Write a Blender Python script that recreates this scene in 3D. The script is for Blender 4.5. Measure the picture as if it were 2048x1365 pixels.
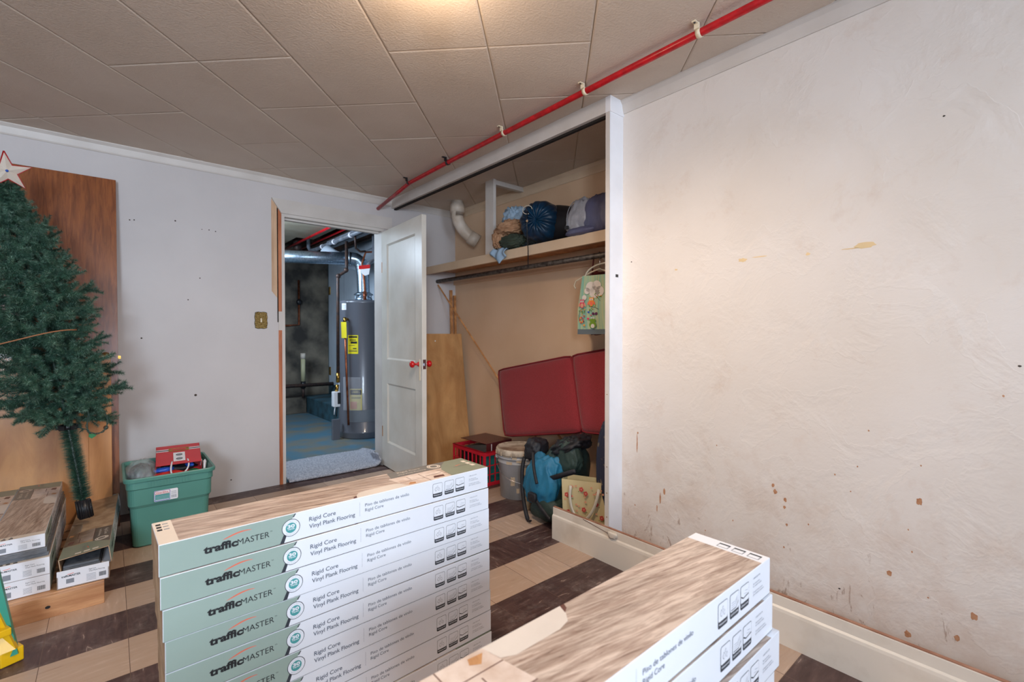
import bpy, bmesh, math, random
from mathutils import Vector, Matrix, noise
for o in list(bpy.data.objects): bpy.data.objects.remove(o)
SC = bpy.context.scene
COL = SC.collection
R = math.radians

# ---------------------------------------------------------------- camera
cd = bpy.data.cameras.new('camera'); cam = bpy.data.objects.new('camera', cd); COL.objects.link(cam)
cam.location = (0, 0, 1.13); cam.rotation_euler = (R(90 - .82), 0, R(-40.35))
cd.sensor_width = 36; cd.lens = 945 / 2048 * 36; cd.clip_start = .02
cd.dof.use_dof = True; cd.dof.focus_distance = 2.0; cd.dof.aperture_fstop = 4.0
SC.camera = cam
# ---------------------------------------------------------------- view
SC.view_settings.view_transform = 'Standard'; SC.view_settings.look = 'None'
SC.view_settings.exposure = 0.36; SC.view_settings.gamma = 1; SC.view_settings.use_curve_mapping = False
# ---------------------------------------------------------------- daylight and lamps
W = bpy.data.worlds.new('world'); SC.world = W; W.use_nodes = True
W.node_tree.nodes['Background'].inputs[0].default_value = (.62, .78, 1.0, 1)
W.node_tree.nodes['Background'].inputs[1].default_value = 1.0

def area(name, loc, target, sx, sy, power, col):
    l = bpy.data.lights.new(name, 'AREA'); l.shape = 'RECTANGLE'; l.size = sx; l.size_y = sy
    l.energy = power; l.color = col
    o = bpy.data.objects.new(name, l); COL.objects.link(o); o.location = loc
    d = Vector(target) - Vector(loc); o.rotation_euler = d.to_track_quat('-Z', 'Y').to_euler()
    return o
area('window_daylight', (.62, -2.05, 1.62), (1.3, 3.0, 1.0), 1.05, .85, 48, (.70, .83, 1.0))
area('window_daylight_side', (-1.3, -2.05, 1.62), (.2, 3.0, .9), .9, .85, 118, (.72, .85, 1.0))
area('utility_fill', (.75, 5.0, 2.0), (2.4, 5.4, .8), .8, .5, 30, (.66, .82, 1.0))  # unseen fill lamp added to brighten the utility room

def s2l(c):
    c /= 255.
    return c / 12.92 if c <= .04045 else ((c + .055) / 1.055) ** 2.4
def rgb(r, g, b): return (s2l(r), s2l(g), s2l(b), 1)

# ---------------------------------------------------------------- materials
def nd(nt, t, **kw):
    n = nt.nodes.new(t)
    for k, v in kw.items(): setattr(n, k, v)
    return n
def M(name, c, rough=.6, metal=0, c2=None, scale=6, stretch=(1, 1, 1), bump=0, bscale=60, detail=5,
      lo=.35, hi=.65, coat=0, alpha=1, trans=0, emit=0, spec=.5, bstretch=None, sheen=0):
    m = bpy.data.materials.new(name); m.use_nodes = True; nt = m.node_tree
    b = nt.nodes['Principled BSDF']
    b.inputs['Base Color'].default_value = c; b.inputs['Roughness'].default_value = rough
    b.inputs['Metallic'].default_value = metal; b.inputs['Specular IOR Level'].default_value = spec
    b.inputs['Coat Weight'].default_value = coat; b.inputs['Alpha'].default_value = alpha
    b.inputs['Transmission Weight'].default_value = trans
    b.inputs['Sheen Weight'].default_value = sheen
    if emit:
        b.inputs['Emission Color'].default_value = c; b.inputs['Emission Strength'].default_value = emit
    tc = nd(nt, 'ShaderNodeTexCoord')
    mp = nd(nt, 'ShaderNodeMapping'); mp.inputs['Scale'].default_value = stretch
    nt.links.new(tc.outputs['Object'], mp.inputs[0])
    if c2 is None:
        c2 = tuple(x * .88 for x in c[:3]) + (1,)
    n = nd(nt, 'ShaderNodeTexNoise'); n.inputs['Scale'].default_value = scale; n.inputs['Detail'].default_value = detail
    nt.links.new(mp.outputs[0], n.inputs[0])
    r = nd(nt, 'ShaderNodeValToRGB')
    r.color_ramp.elements[0].position = lo; r.color_ramp.elements[1].position = hi
    r.color_ramp.elements[0].color = c2; r.color_ramp.elements[1].color = c
    nt.links.new(n.outputs[0], r.inputs[0]); nt.links.new(r.outputs[0], b.inputs['Base Color'])
    if bump:
        mp2 = nd(nt, 'ShaderNodeMapping'); mp2.inputs['Scale'].default_value = bstretch or (1, 1, 1)
        nt.links.new(tc.outputs['Object'], mp2.inputs[0])
        n2 = nd(nt, 'ShaderNodeTexNoise'); n2.inputs['Scale'].default_value = bscale; n2.inputs['Detail'].default_value = 4
        nt.links.new(mp2.outputs[0], n2.inputs[0])
        bp = nd(nt, 'ShaderNodeBump'); bp.inputs['Strength'].default_value = bump; bp.inputs['Distance'].default_value = .01
        nt.links.new(n2.outputs[0], bp.inputs['Height']); nt.links.new(bp.outputs[0], b.inputs['Normal'])
    return m
def woodmat(name, c1, c2, stretch=(1, 1, .08), scale=22, rough=.45, coat=0, c3=None, knots=False, rot=0):
    m = bpy.data.materials.new(name); m.use_nodes = True; nt = m.node_tree; b = nt.nodes['Principled BSDF']
    b.inputs['Roughness'].default_value = rough; b.inputs['Coat Weight'].default_value = coat
    tc = nd(nt, 'ShaderNodeTexCoord'); mp = nd(nt, 'ShaderNodeMapping'); mp.inputs['Scale'].default_value = stretch
    if rot:
        pre = nd(nt, 'ShaderNodeMapping'); pre.inputs['Rotation'].default_value = (0, 0, rot); nt.links.new(tc.outputs['Object'], pre.inputs[0]); nt.links.new(pre.outputs[0], mp.inputs[0])
    else: nt.links.new(tc.outputs['Object'], mp.inputs[0])
    n = nd(nt, 'ShaderNodeTexNoise'); n.inputs['Scale'].default_value = scale; n.inputs['Detail'].default_value = 9
    n.inputs['Roughness'].default_value = .65; n.inputs['Distortion'].default_value = .6
    nt.links.new(mp.outputs[0], n.inputs[0])
    r = nd(nt, 'ShaderNodeValToRGB'); e = r.color_ramp.elements
    e[0].position = .36; e[1].position = .60; e[0].color = c2; e[1].color = c1
    if c3:
        k = e.new(.29); k.color = c3
        k = e.new(.5); k.color = tuple((a + b_) / 2 for a, b_ in zip(c1, c2))
    nt.links.new(n.outputs[0], r.inputs[0])
    # big soft tone drift
    n3 = nd(nt, 'ShaderNodeTexNoise'); n3.inputs['Scale'].default_value = 2.5
    nt.links.new(mp.outputs[0], n3.inputs[0])
    mx = nd(nt, 'ShaderNodeMix', data_type='RGBA', blend_type='MULTIPLY'); mx.inputs[0].default_value = .5
    r2 = nd(nt, 'ShaderNodeValToRGB'); r2.color_ramp.elements[0].color = (.62, .6, .58, 1); r2.color_ramp.elements[1].color = (1.1, 1.1, 1.1, 1)
    r2.color_ramp.elements[0].position = .35; r2.color_ramp.elements[1].position = .6
    nt.links.new(n3.outputs[0], r2.inputs[0]); nt.links.new(r.outputs[0], mx.inputs[6]); nt.links.new(r2.outputs[0], mx.inputs[7])
    nt.links.new(mx.outputs[2], b.inputs['Base Color'])
    bp = nd(nt, 'ShaderNodeBump'); bp.inputs['Strength'].default_value = .12; bp.inputs['Distance'].default_value = .002
    nt.links.new(n.outputs[0], bp.inputs['Height']); nt.links.new(bp.outputs[0], b.inputs['Normal'])
    return m

def floor_material():
    m = bpy.data.materials.new('striped_vinyl_tile'); m.use_nodes = True; nt = m.node_tree; b = nt.nodes['Principled BSDF']
    L = nt.links.new
    def math_(op, a, b_=None):
        n = nd(nt, 'ShaderNodeMath', operation=op)
        for i, v in enumerate((a, b_)):
            if v is None: continue
            if isinstance(v, (int, float)): n.inputs[i].default_value = v
            else: L(v, n.inputs[i])
        return n.outputs[0]
    tc = nd(nt, 'ShaderNodeTexCoord'); sp = nd(nt, 'ShaderNodeSeparateXYZ'); L(tc.outputs['Object'], sp.inputs[0])
    T = .236
    ty = math_('DIVIDE', math_('ADD', sp.outputs[1], -1.069 + 20 * T), T)
    tx = math_('DIVIDE', math_('ADD', sp.outputs[0], 20 * T - .04), T)
    iy = math_('FLOOR', ty); ix = math_('FLOOR', tx)
    par = math_('FLOORED_MODULO', iy, 2.0)         # 0 = beige row, 1 = dark row (shifted below)
    fy = math_('FRACT', ty); fx = math_('FRACT', tx)
    ey = math_('MINIMUM', fy, math_('SUBTRACT', 1.0, fy)); ex = math_('MINIMUM', fx, math_('SUBTRACT', 1.0, fx))
    seam = math_('LESS_THAN', math_('MINIMUM', ex, ey), .004)
    # per tile random
    cmb = nd(nt, 'ShaderNodeCombineXYZ'); L(ix, cmb.inputs[0]); L(iy, cmb.inputs[1])
    wn = nd(nt, 'ShaderNodeTexWhiteNoise', noise_dimensions='2D'); L(cmb.outputs[0], wn.inputs['Vector'])
    # streaks: marbling along x or y by tile
    alt = math_('GREATER_THAN', wn.outputs['Value'], .7)
    def streak(scale, st):
        mp = nd(nt, 'ShaderNodeMapping'); mp.inputs['Scale'].default_value = st; L(tc.outputs['Object'], mp.inputs[0])
        off = nd(nt, 'ShaderNodeVectorMath', operation='ADD'); L(mp.outputs[0], off.inputs[0])
        sc = nd(nt, 'ShaderNodeVectorMath', operation='SCALE'); L(wn.outputs['Color'], sc.inputs[0]); sc.inputs['Scale'].default_value = 7
        L(sc.outputs[0], off.inputs[1])
        n = nd(nt, 'ShaderNodeTexNoise'); n.inputs['Scale'].default_value = scale; n.inputs['Detail'].default_value = 4
        n.inputs['Distortion'].default_value = .5
        L(off.outputs[0], n.inputs[0]); return n.outputs[0]
    sa = streak(9, (1, 6, 1)); sb = streak(9, (6, 1, 1))
    mixs = nd(nt, 'ShaderNodeMix'); L(alt, mixs.inputs[0]); L(sb, mixs.inputs[3]); L(sa, mixs.inputs[2]); st = mixs.outputs[0]
    def ramp(src, stops):
        r = nd(nt, 'ShaderNodeValToRGB'); e = r.color_ramp.elements
        while len(e) < len(stops): e.new(.5)
        for k, (p, c) in zip(e, stops): k.position = p; k.color = c
        L(src, r.inputs[0]); return r.outputs[0]
    beige = ramp(st, [(.20, rgb(140, 108, 88)), (.30, rgb(188, 160, 138)), (.6, rgb(194, 168, 148)), (.75, rgb(210, 186, 168))])
    dark = ramp(st, [(.3, rgb(66, 46, 44)), (.55, rgb(84, 62, 59)), (.66, rgb(96, 74, 70)), (.7, rgb(160, 140, 128)), (.74, rgb(92, 70, 66))])
    mx = nd(nt, 'ShaderNodeMix', data_type='RGBA'); L(par, mx.inputs[0]); L(beige, mx.inputs[6]); L(dark, mx.inputs[7])
    # tone per tile
    tone = nd(nt, 'ShaderNodeMapRange'); L(wn.outputs['Value'], tone.inputs[0]); tone.inputs[3].default_value = .86; tone.inputs[4].default_value = 1.08
    tm = nd(nt, 'ShaderNodeMix', data_type='RGBA', blend_type='MULTIPLY'); tm.inputs[0].default_value = 1
    L(mx.outputs[2], tm.inputs[6]); L(tone.outputs[0], tm.inputs[7])
    # scuffs and dust
    dn = nd(nt, 'ShaderNodeTexNoise'); dn.inputs['Scale'].default_value = 5.5; dn.inputs['Detail'].default_value = 12; dn.inputs['Roughness'].default_value = .75
    L(tc.outputs['Object'], dn.inputs[0])
    dust = ramp(dn.outputs[0], [(.50, (0, 0, 0, 1)), (.60, (.16, .16, .16, 1)), (.70, (.6, .6, .6, 1))])
    du = nd(nt, 'ShaderNodeMix', data_type='RGBA'); L(dust, du.inputs[0]); L(tm.outputs[2], du.inputs[6]); du.inputs[7].default_value = rgb(170, 158, 152)
    sm = nd(nt, 'ShaderNodeMix', data_type='RGBA'); L(seam, sm.inputs[0]); L(du.outputs[2], sm.inputs[6]); sm.inputs[7].default_value = rgb(104, 82, 70)
    L(sm.outputs[2], b.inputs['Base Color'])
    rr = nd(nt, 'ShaderNodeMapRange'); L(dn.outputs[0], rr.inputs[0]); rr.inputs[3].default_value = .32; rr.inputs[4].default_value = .62
    L(rr.outputs[0], b.inputs['Roughness'])
    bp = nd(nt, 'ShaderNodeBump'); bp.inputs['Strength'].default_value = .15; bp.inputs['Distance'].default_value = .003
    L(dn.outputs[0], bp.inputs['Height']); L(bp.outputs[0], b.inputs['Normal'])
    return m

def plaster_material():
    m = bpy.data.materials.new('rough_plaster'); m.use_nodes = True; nt = m.node_tree; b = nt.nodes['Principled BSDF']; L = nt.links.new
    b.inputs['Roughness'].default_value = .62
    tc = nd(nt, 'ShaderNodeTexCoord')
    def no(scale, detail, rough=.5, st=(1, 1, 1), dist=0, rot=(0, 0, 0)):
        mp = nd(nt, 'ShaderNodeMapping'); mp.inputs['Scale'].default_value = st; mp.inputs['Rotation'].default_value = rot
        L(tc.outputs['Object'], mp.inputs[0])
        n = nd(nt, 'ShaderNodeTexNoise'); n.inputs['Scale'].default_value = scale; n.inputs['Detail'].default_value = detail
        n.inputs['Roughness'].default_value = rough; n.inputs['Distortion'].default_value = dist; L(mp.outputs[0], n.inputs[0]); return n.outputs[0]
    def ramp(src, stops):
        r = nd(nt, 'ShaderNodeValToRGB'); e = r.color_ramp.elements
        while len(e) < len(stops): e.new(.5)
        for k, (p, c) in zip(e, stops): k.position = p; k.color = c
        L(src, r.inputs[0]); return r.outputs[0]
    base = ramp(no(1.6, 6), [(.35, rgb(217, 208, 199)), (.65, rgb(226, 219, 213))])
    # dirt: more of it low down on the wall
    sp = nd(nt, 'ShaderNodeSeparateXYZ'); L(tc.outputs['Object'], sp.inputs[0])
    mr = nd(nt, 'ShaderNodeMapRange'); L(sp.outputs[2], mr.inputs[0]); mr.inputs[1].default_value = .1; mr.inputs[2].default_value = .75
    mr.inputs[3].default_value = .22; mr.inputs[4].default_value = 0
    dn = no(7, 12, .72)
    ad = nd(nt, 'ShaderNodeMath', operation='ADD'); L(dn, ad.inputs[0]); L(mr.outputs[0], ad.inputs[1])
    dirt = ramp(ad.outputs[0], [(.56, (0, 0, 0, 1)), (.95, (.55, .55, .55, 1))])
    d1 = nd(nt, 'ShaderNodeMix', data_type='RGBA'); L(dirt, d1.inputs[0]); L(base, d1.inputs[6]); d1.inputs[7].default_value = rgb(186, 154, 130)
    # small scratches
    sc = no(22, 8, .7, (1, 1, .4), .6, (R(50), 0, 0)); a2 = nd(nt, 'ShaderNodeMath', operation='ADD'); L(sc, a2.inputs[0]); L(mr.outputs[0], a2.inputs[1])
    sr = ramp(a2.outputs[0], [(.79, (0, 0, 0, 1)), (.84, (.6, .6, .6, 1))])
    d2 = nd(nt, 'ShaderNodeMix', data_type='RGBA'); L(sr, d2.inputs[0]); L(d1.outputs[2], d2.inputs[6]); d2.inputs[7].default_value = rgb(140, 104, 78)
    L(d2.outputs[2], b.inputs['Base Color'])
    n1 = no(4.5, 5, .55, (1, 1, 1), .35, (R(35), 0, 0)); rid = ramp(n1, [(.40, (0, 0, 0, 1)), (.52, (.9, .9, .9, 1)), (.535, (.72, .72, .72, 1)), (.7, (1, 1, 1, 1))])
    n2 = no(30, 5, .6, (1, .6, 1)); n3 = no(120, 2)
    h = nd(nt, 'ShaderNodeMath', operation='MULTIPLY_ADD'); L(n2, h.inputs[0]); h.inputs[1].default_value = .35; L(rid, h.inputs[2])
    h2 = nd(nt, 'ShaderNodeMath', operation='MULTIPLY_ADD'); L(n3, h2.inputs[0]); h2.inputs[1].default_value = .10; L(h.outputs[0], h2.inputs[2])
    bp = nd(nt, 'ShaderNodeBump'); bp.inputs['Strength'].default_value = .40; bp.inputs['Distance'].default_value = .005
    L(h2.outputs[0], bp.inputs['Height']); L(bp.outputs[0], b.inputs['Normal'])
    return m

m_floor = floor_material(); m_plaster = plaster_material()
m_wall = M('painted_wall', rgb(206, 201, 200), .55, c2=rgb(199, 194, 193), scale=2, bump=.05, bscale=40)
m_closetwall = M('closet_paint', rgb(228, 196, 164), .6, c2=rgb(220, 186, 152), scale=2, bump=.05)
m_trim = M('trim_paint', rgb(212, 206, 200), .42, c2=rgb(202, 195, 188), scale=5, bump=.04, bscale=30)
m_postwhite = M('white_gloss_paint', rgb(240, 241, 245), .4, c2=rgb(230, 230, 233), scale=4)
m_base = M('baseboard_paint', rgb(226, 218, 206), .38, c2=rgb(212, 202, 188), scale=7, lo=.3, hi=.5, bump=.05, bscale=25)
m_tile = M('ceiling_tile', rgb(212, 198, 184), .7, c2=rgb(206, 191, 176), scale=3, bump=.25, bscale=110)
m_tilegap = M('ceiling_gap', rgb(204, 190, 170), .9)  # light tone painted in for the highlights along the tile seams
m_rawwood = woodmat('raw_pine', rgb(216, 180, 146), rgb(196, 156, 120), (6, 6, .4), 6)
m_orangewood = woodmat('orange_jamb_wood', rgb(196, 120, 76), rgb(160, 84, 50), (6, 6, .4), 6, .4)
m_darkgap = M('dark_gap', rgb(30, 22, 18), .9)
m_doorwood = woodmat('brown_lauan_door', rgb(150, 86, 42), rgb(118, 62, 30), (10, 10, .5), 7, .28, .3)
m_lightwood = woodmat('honey_birch_panel', rgb(206, 146, 88), rgb(186, 124, 72), (3, 3, .6), 3, .38, .1)
m_ply = woodmat('birch_plywood', rgb(206, 158, 104), rgb(184, 134, 84), (2.4, 2.4, .8), 3.2, .4)
m_pallet = woodmat('pallet_pine', rgb(206, 156, 112), rgb(178, 124, 84), (.6, 5, 5), 6)
m_stick = woodmat('strip_wood', rgb(206, 150, 96), rgb(170, 112, 66), (4, 4, 4), 6)
m_doorpaint = M('door_cream_paint', rgb(226, 222, 212), .3, c2=rgb(214, 208, 196), scale=4, bump=.04, bscale=20)
m_red = M('red_pipe_paint', rgb(196, 24, 34), .28, c2=rgb(160, 18, 26), scale=30)
m_redknob = M('red_enamel', rgb(206, 20, 26), .18, coat=.5)
m_chrome = M('chrome', rgb(200, 200, 205), .22, 1)
m_brass = M('brass', rgb(206, 164, 84), .28, 1, c2=rgb(150, 110, 50), scale=40)
m_gold = M('aged_gold', rgb(214, 186, 120), .38, .8, c2=rgb(120, 92, 44), scale=220, bump=.8, bscale=240)
m_clampcream = M('cream_plastic', rgb(232, 218, 190), .4)
m_black = M('black_plastic', rgb(28, 28, 32), .4)
m_galv = M('galvanised_steel', rgb(176, 192, 206), .3, .95, c2=rgb(140, 158, 174), scale=60)
m_iron = M('black_iron', rgb(58, 50, 50), .5, .4, c2=rgb(86, 62, 52), scale=30)
m_greypipe = M('grey_painted_pipe', rgb(122, 128, 138), .45, c2=rgb(92, 92, 98), scale=12)
m_copper = M('copper', rgb(196, 112, 76), .35, .85, c2=rgb(130, 72, 50), scale=20)
m_concrete = M('stained_concrete', rgb(138, 128, 112), .85, c2=rgb(58, 54, 50), scale=3.2, detail=12, lo=.36, hi=.68, bump=.6, bscale=14)
m_utilwall = M('pale_blue_board', rgb(196, 206, 216), .5, c2=rgb(182, 192, 204), scale=3)
m_bluefloor = M('blue_floor_paint', rgb(84, 124, 144), .42, c2=rgb(132, 124, 106), scale=3.4, detail=14, lo=.34, hi=.6, bump=.15, bscale=12)
m_bluedark = M('blue_curb_paint', rgb(60, 98, 112), .6, c2=rgb(44, 62, 66), scale=6, detail=10, lo=.35, hi=.6)
m_utilceil = M('utility_ceiling_board', rgb(162, 152, 132), .7, c2=rgb(140, 128, 108), scale=3)
m_joist = M('dark_joist', rgb(70, 46, 34), .8, c2=rgb(36, 26, 22), scale=8)
m_tank = M('grey_tank_enamel', rgb(104, 106, 114), .28, .1, c2=rgb(100, 102, 110), scale=2, coat=.3)
m_tankdark = M('tank_trim', rgb(58, 60, 66), .35)
m_yellow = M('yellow_label', rgb(240, 224, 30), .5)
m_manila = M('manual_cover', rgb(222, 206, 130), .5)
m_white = M('white_label', rgb(236, 236, 238), .5, c2=rgb(228, 228, 232))
m_ink_shade = M('dark_ink_and_gap_shade', rgb(52, 58, 66), .5)  # print ink, also used for the painted shade between cartons
m_inkblk = M('black_ink', rgb(30, 32, 36), .5)
m_greyink = M('grey_ink', rgb(140, 146, 156), .5)
m_blueink = M('slate_ink', rgb(78, 88, 106), .5)
m_plastic = M('clear_plastic', rgb(225, 225, 230), .12, alpha=.28, bump=.5, bscale=25)
m_rug = M('grey_white_loop', rgb(206, 208, 216), .9, c2=rgb(150, 154, 168), scale=90, bump=1.0, bscale=120)
m_pvc = M('white_pvc', rgb(226, 214, 200), .4, c2=rgb(206, 190, 172), scale=10)
m_pvcold = M('yellowed_pvc', rgb(206, 200, 160), .4)
m_rod = M('galvanised_rod', rgb(112, 106, 100), .5, .5, c2=rgb(66, 60, 56), scale=40)
m_shelf = M('shelf_cream_paint', rgb(224, 200, 172), .45, c2=rgb(214, 188, 158), scale=3)
# box prints
m_boxwhite = M('box_white_print', rgb(238, 240, 246), .38, c2=rgb(232, 235, 242), scale=3)
m_boxgreen = M('box_green_print', rgb(158, 176, 166), .38, c2=rgb(152, 170, 160), scale=3)
m_orange = M('box_orange_print', rgb(238, 112, 84), .4)
m_teal = M('box_teal_print', rgb(76, 158, 158), .4)
m_card = M('cardboard', rgb(190, 160, 128), .75, c2=rgb(160, 128, 98), scale=20)
m_cream = M('box_cream_print', rgb(232, 220, 206), .5)
m_woodprint = woodmat('walnut_print', rgb(210, 192, 178), rgb(150, 126, 112), (1.3, 14, 1), 8, .36, 0, rgb(70, 52, 46), rot=R(9))
m_rugprint = M('rug_print', rgb(222, 212, 202), .4)
m_roomprint = M('room_print', rgb(226, 212, 202), .4, c2=rgb(196, 172, 156), scale=20)
m_brownline = M('brown_print', rgb(104, 66, 58), .4)
m_greyband = M('grey_band_print', rgb(122, 118, 112), .4)
m_topgreen = M('sage_top_print', rgb(142, 148, 130), .4)
m_plank = M('grey_vinyl_planks', rgb(122, 126, 132), .4, c2=rgb(84, 88, 94), scale=60, stretch=(1, 1, 30))
# tree etc
m_needle = M('pine_needles', rgb(66, 104, 84), .45, c2=rgb(36, 68, 56), scale=9, lo=.38, hi=.62)
m_needle2 = M('pine_needles_light', rgb(130, 160, 140), .5, c2=rgb(52, 92, 74), scale=12)
m_starwhite = M('star_cream', rgb(226, 214, 200), .45)
m_starred = M('star_red', rgb(170, 30, 32), .45)
m_wire = M('green_wire', rgb(30, 56, 44), .5)
m_twig = M('brown_stem', rgb(150, 100, 66), .7)
m_bin = M('green_polyethylene', rgb(84, 142, 130), .4, c2=rgb(80, 136, 124), scale=4)
m_cush = M('red_woven_fabric', rgb(158, 46, 54), .85, c2=rgb(130, 31, 38), scale=260, bump=.25, bscale=400, sheen=.2)
m_cushpipe = M('red_piping', rgb(132, 26, 36), .8)
m_bucket = M('grey_bucket_plastic', rgb(176, 176, 180), .4, c2=rgb(160, 158, 156), scale=6)
m_mud = M('dried_compound', rgb(196, 176, 150), .85)
m_lid = M('crusted_lid', rgb(206, 194, 176), .6, c2=rgb(166, 150, 132), scale=16, lo=.42, hi=.55)
m_crate = M('red_crate_plastic', rgb(214, 36, 56), .35)
m_maroon = M('maroon_vinyl', rgb(96, 40, 42), .3, c2=rgb(80, 32, 34), scale=9)
m_paper = M('page_edges', rgb(88, 84, 80), .7, c2=rgb(50, 48, 46), scale=300, stretch=(1, 1, 8))
m_tealbook = M('teal_cover', rgb(30, 118, 116), .45)
m_darkbook = M('dark_picture_cover', rgb(40, 46, 30), .45, c2=rgb(150, 120, 30), scale=30, lo=.3, hi=.34)
m_bpteal = M('teal_nylon', rgb(40, 122, 156), .55, c2=rgb(34, 104, 136), scale=6, bump=.2, bscale=180)
m_bpgreen = M('dark_green_nylon', rgb(52, 72, 66), .6, c2=rgb(40, 56, 52), scale=6, bump=.2, bscale=180)
m_bpblack = M('black_nylon', rgb(34, 34, 40), .55, c2=rgb(24, 24, 28), scale=10, bump=.3, bscale=160)
m_navy = M('navy_satin_nylon', rgb(18, 66, 98), .34, c2=rgb(8, 38, 62), scale=5)
m_black2 = M('black_fabric', rgb(16, 18, 26), .6)
m_denim = M('pale_blue_cotton', rgb(164, 190, 212), .8, c2=rgb(140, 168, 194), scale=8)
m_tan = M('tan_cotton', rgb(186, 148, 116), .8, c2=rgb(168, 128, 96), scale=8)
m_olive = M('olive_cotton', rgb(64, 76, 62), .8, c2=rgb(50, 60, 50), scale=8)
m_greyshirt = M('grey_cotton', rgb(150, 154, 150), .8)
m_silver = M('silver_nylon', rgb(176, 178, 186), .4, c2=rgb(150, 152, 162), scale=6, bump=.3, bscale=60)
m_slate = M('slate_blue_nylon', rgb(96, 98, 130), .5, c2=rgb(80, 82, 110), scale=6)
m_waffle = M('cream_waffle', rgb(214, 196, 172), .85, bump=.8, bscale=160)
m_floral = M('floral_paper', rgb(206, 190, 146), .6, c2=rgb(198, 182, 138), scale=6)
m_rose = M('rose_print', rgb(196, 72, 66), .6)
m_rosepale = M('pale_rose_print', rgb(222, 158, 126), .6)
m_leaf = M('leaf_print', rgb(120, 128, 60), .6)
m_ribbon = M('satin_ribbon', rgb(206, 198, 180), .4)
m_quilt = M('dark_blue_quilt', rgb(40, 44, 66), .7, c2=rgb(112, 100, 84), scale=24, lo=.34, hi=.4)
m_owlbag = M('aqua_stripe_print', rgb(132, 178, 158), .55, c2=rgb(176, 186, 146), scale=14, stretch=(1, 6, .3), lo=.42, hi=.58)
m_owlgrey = M('grey_gusset', rgb(92, 102, 108), .6)
m_owlpink = M('pink_print', rgb(220, 60, 96), .6)
m_owlorange = M('orange_print', rgb(244, 150, 40), .6)
m_owlgreen = M('green_print', rgb(110, 148, 30), .6)
m_eye = M('white_print', rgb(240, 236, 226), .6)
m_purple = M('purple_print', rgb(92, 28, 76), .6)
m_giftred = M('gift_bag_red', rgb(206, 52, 60), .4)
m_rope = M('white_rope', rgb(232, 228, 234), .8)
m_blue = M('royal_blue_plastic', rgb(34, 86, 190), .4)
m_greenp = M('green_plastic', rgb(20, 112, 56), .4)
m_redcloth = M('scarlet_fabric', rgb(214, 48, 40), .7)
m_ygreen = M('ladder_green_fibreglass', rgb(20, 140, 116), .35)
m_yplastic = M('yellow_plastic', rgb(232, 186, 20), .35)
m_alu = M('aluminium', rgb(168, 172, 172), .35, .9)
m_foam = M('crusty_foam', rgb(196, 168, 132), .9, c2=rgb(150, 122, 92), scale=40)
m_lampglass = M('warm_bulb_glass', (1, .78, .5, 1), .4, emit=9)
m_rust = M('rust_spot', rgb(192, 146, 112), .8, c2=rgb(172, 118, 84), scale=80)
m_peel = M('peeled_plaster', rgb(232, 206, 160), .8)
m_shoe = M('worn_brown_strip', rgb(178, 134, 110), .7, c2=rgb(150, 104, 82), scale=14)
m_hole = M('nail_hole', rgb(70, 60, 54), .9)
m_winframe = M('window_frame_white', rgb(235, 235, 235), .4)

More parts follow.
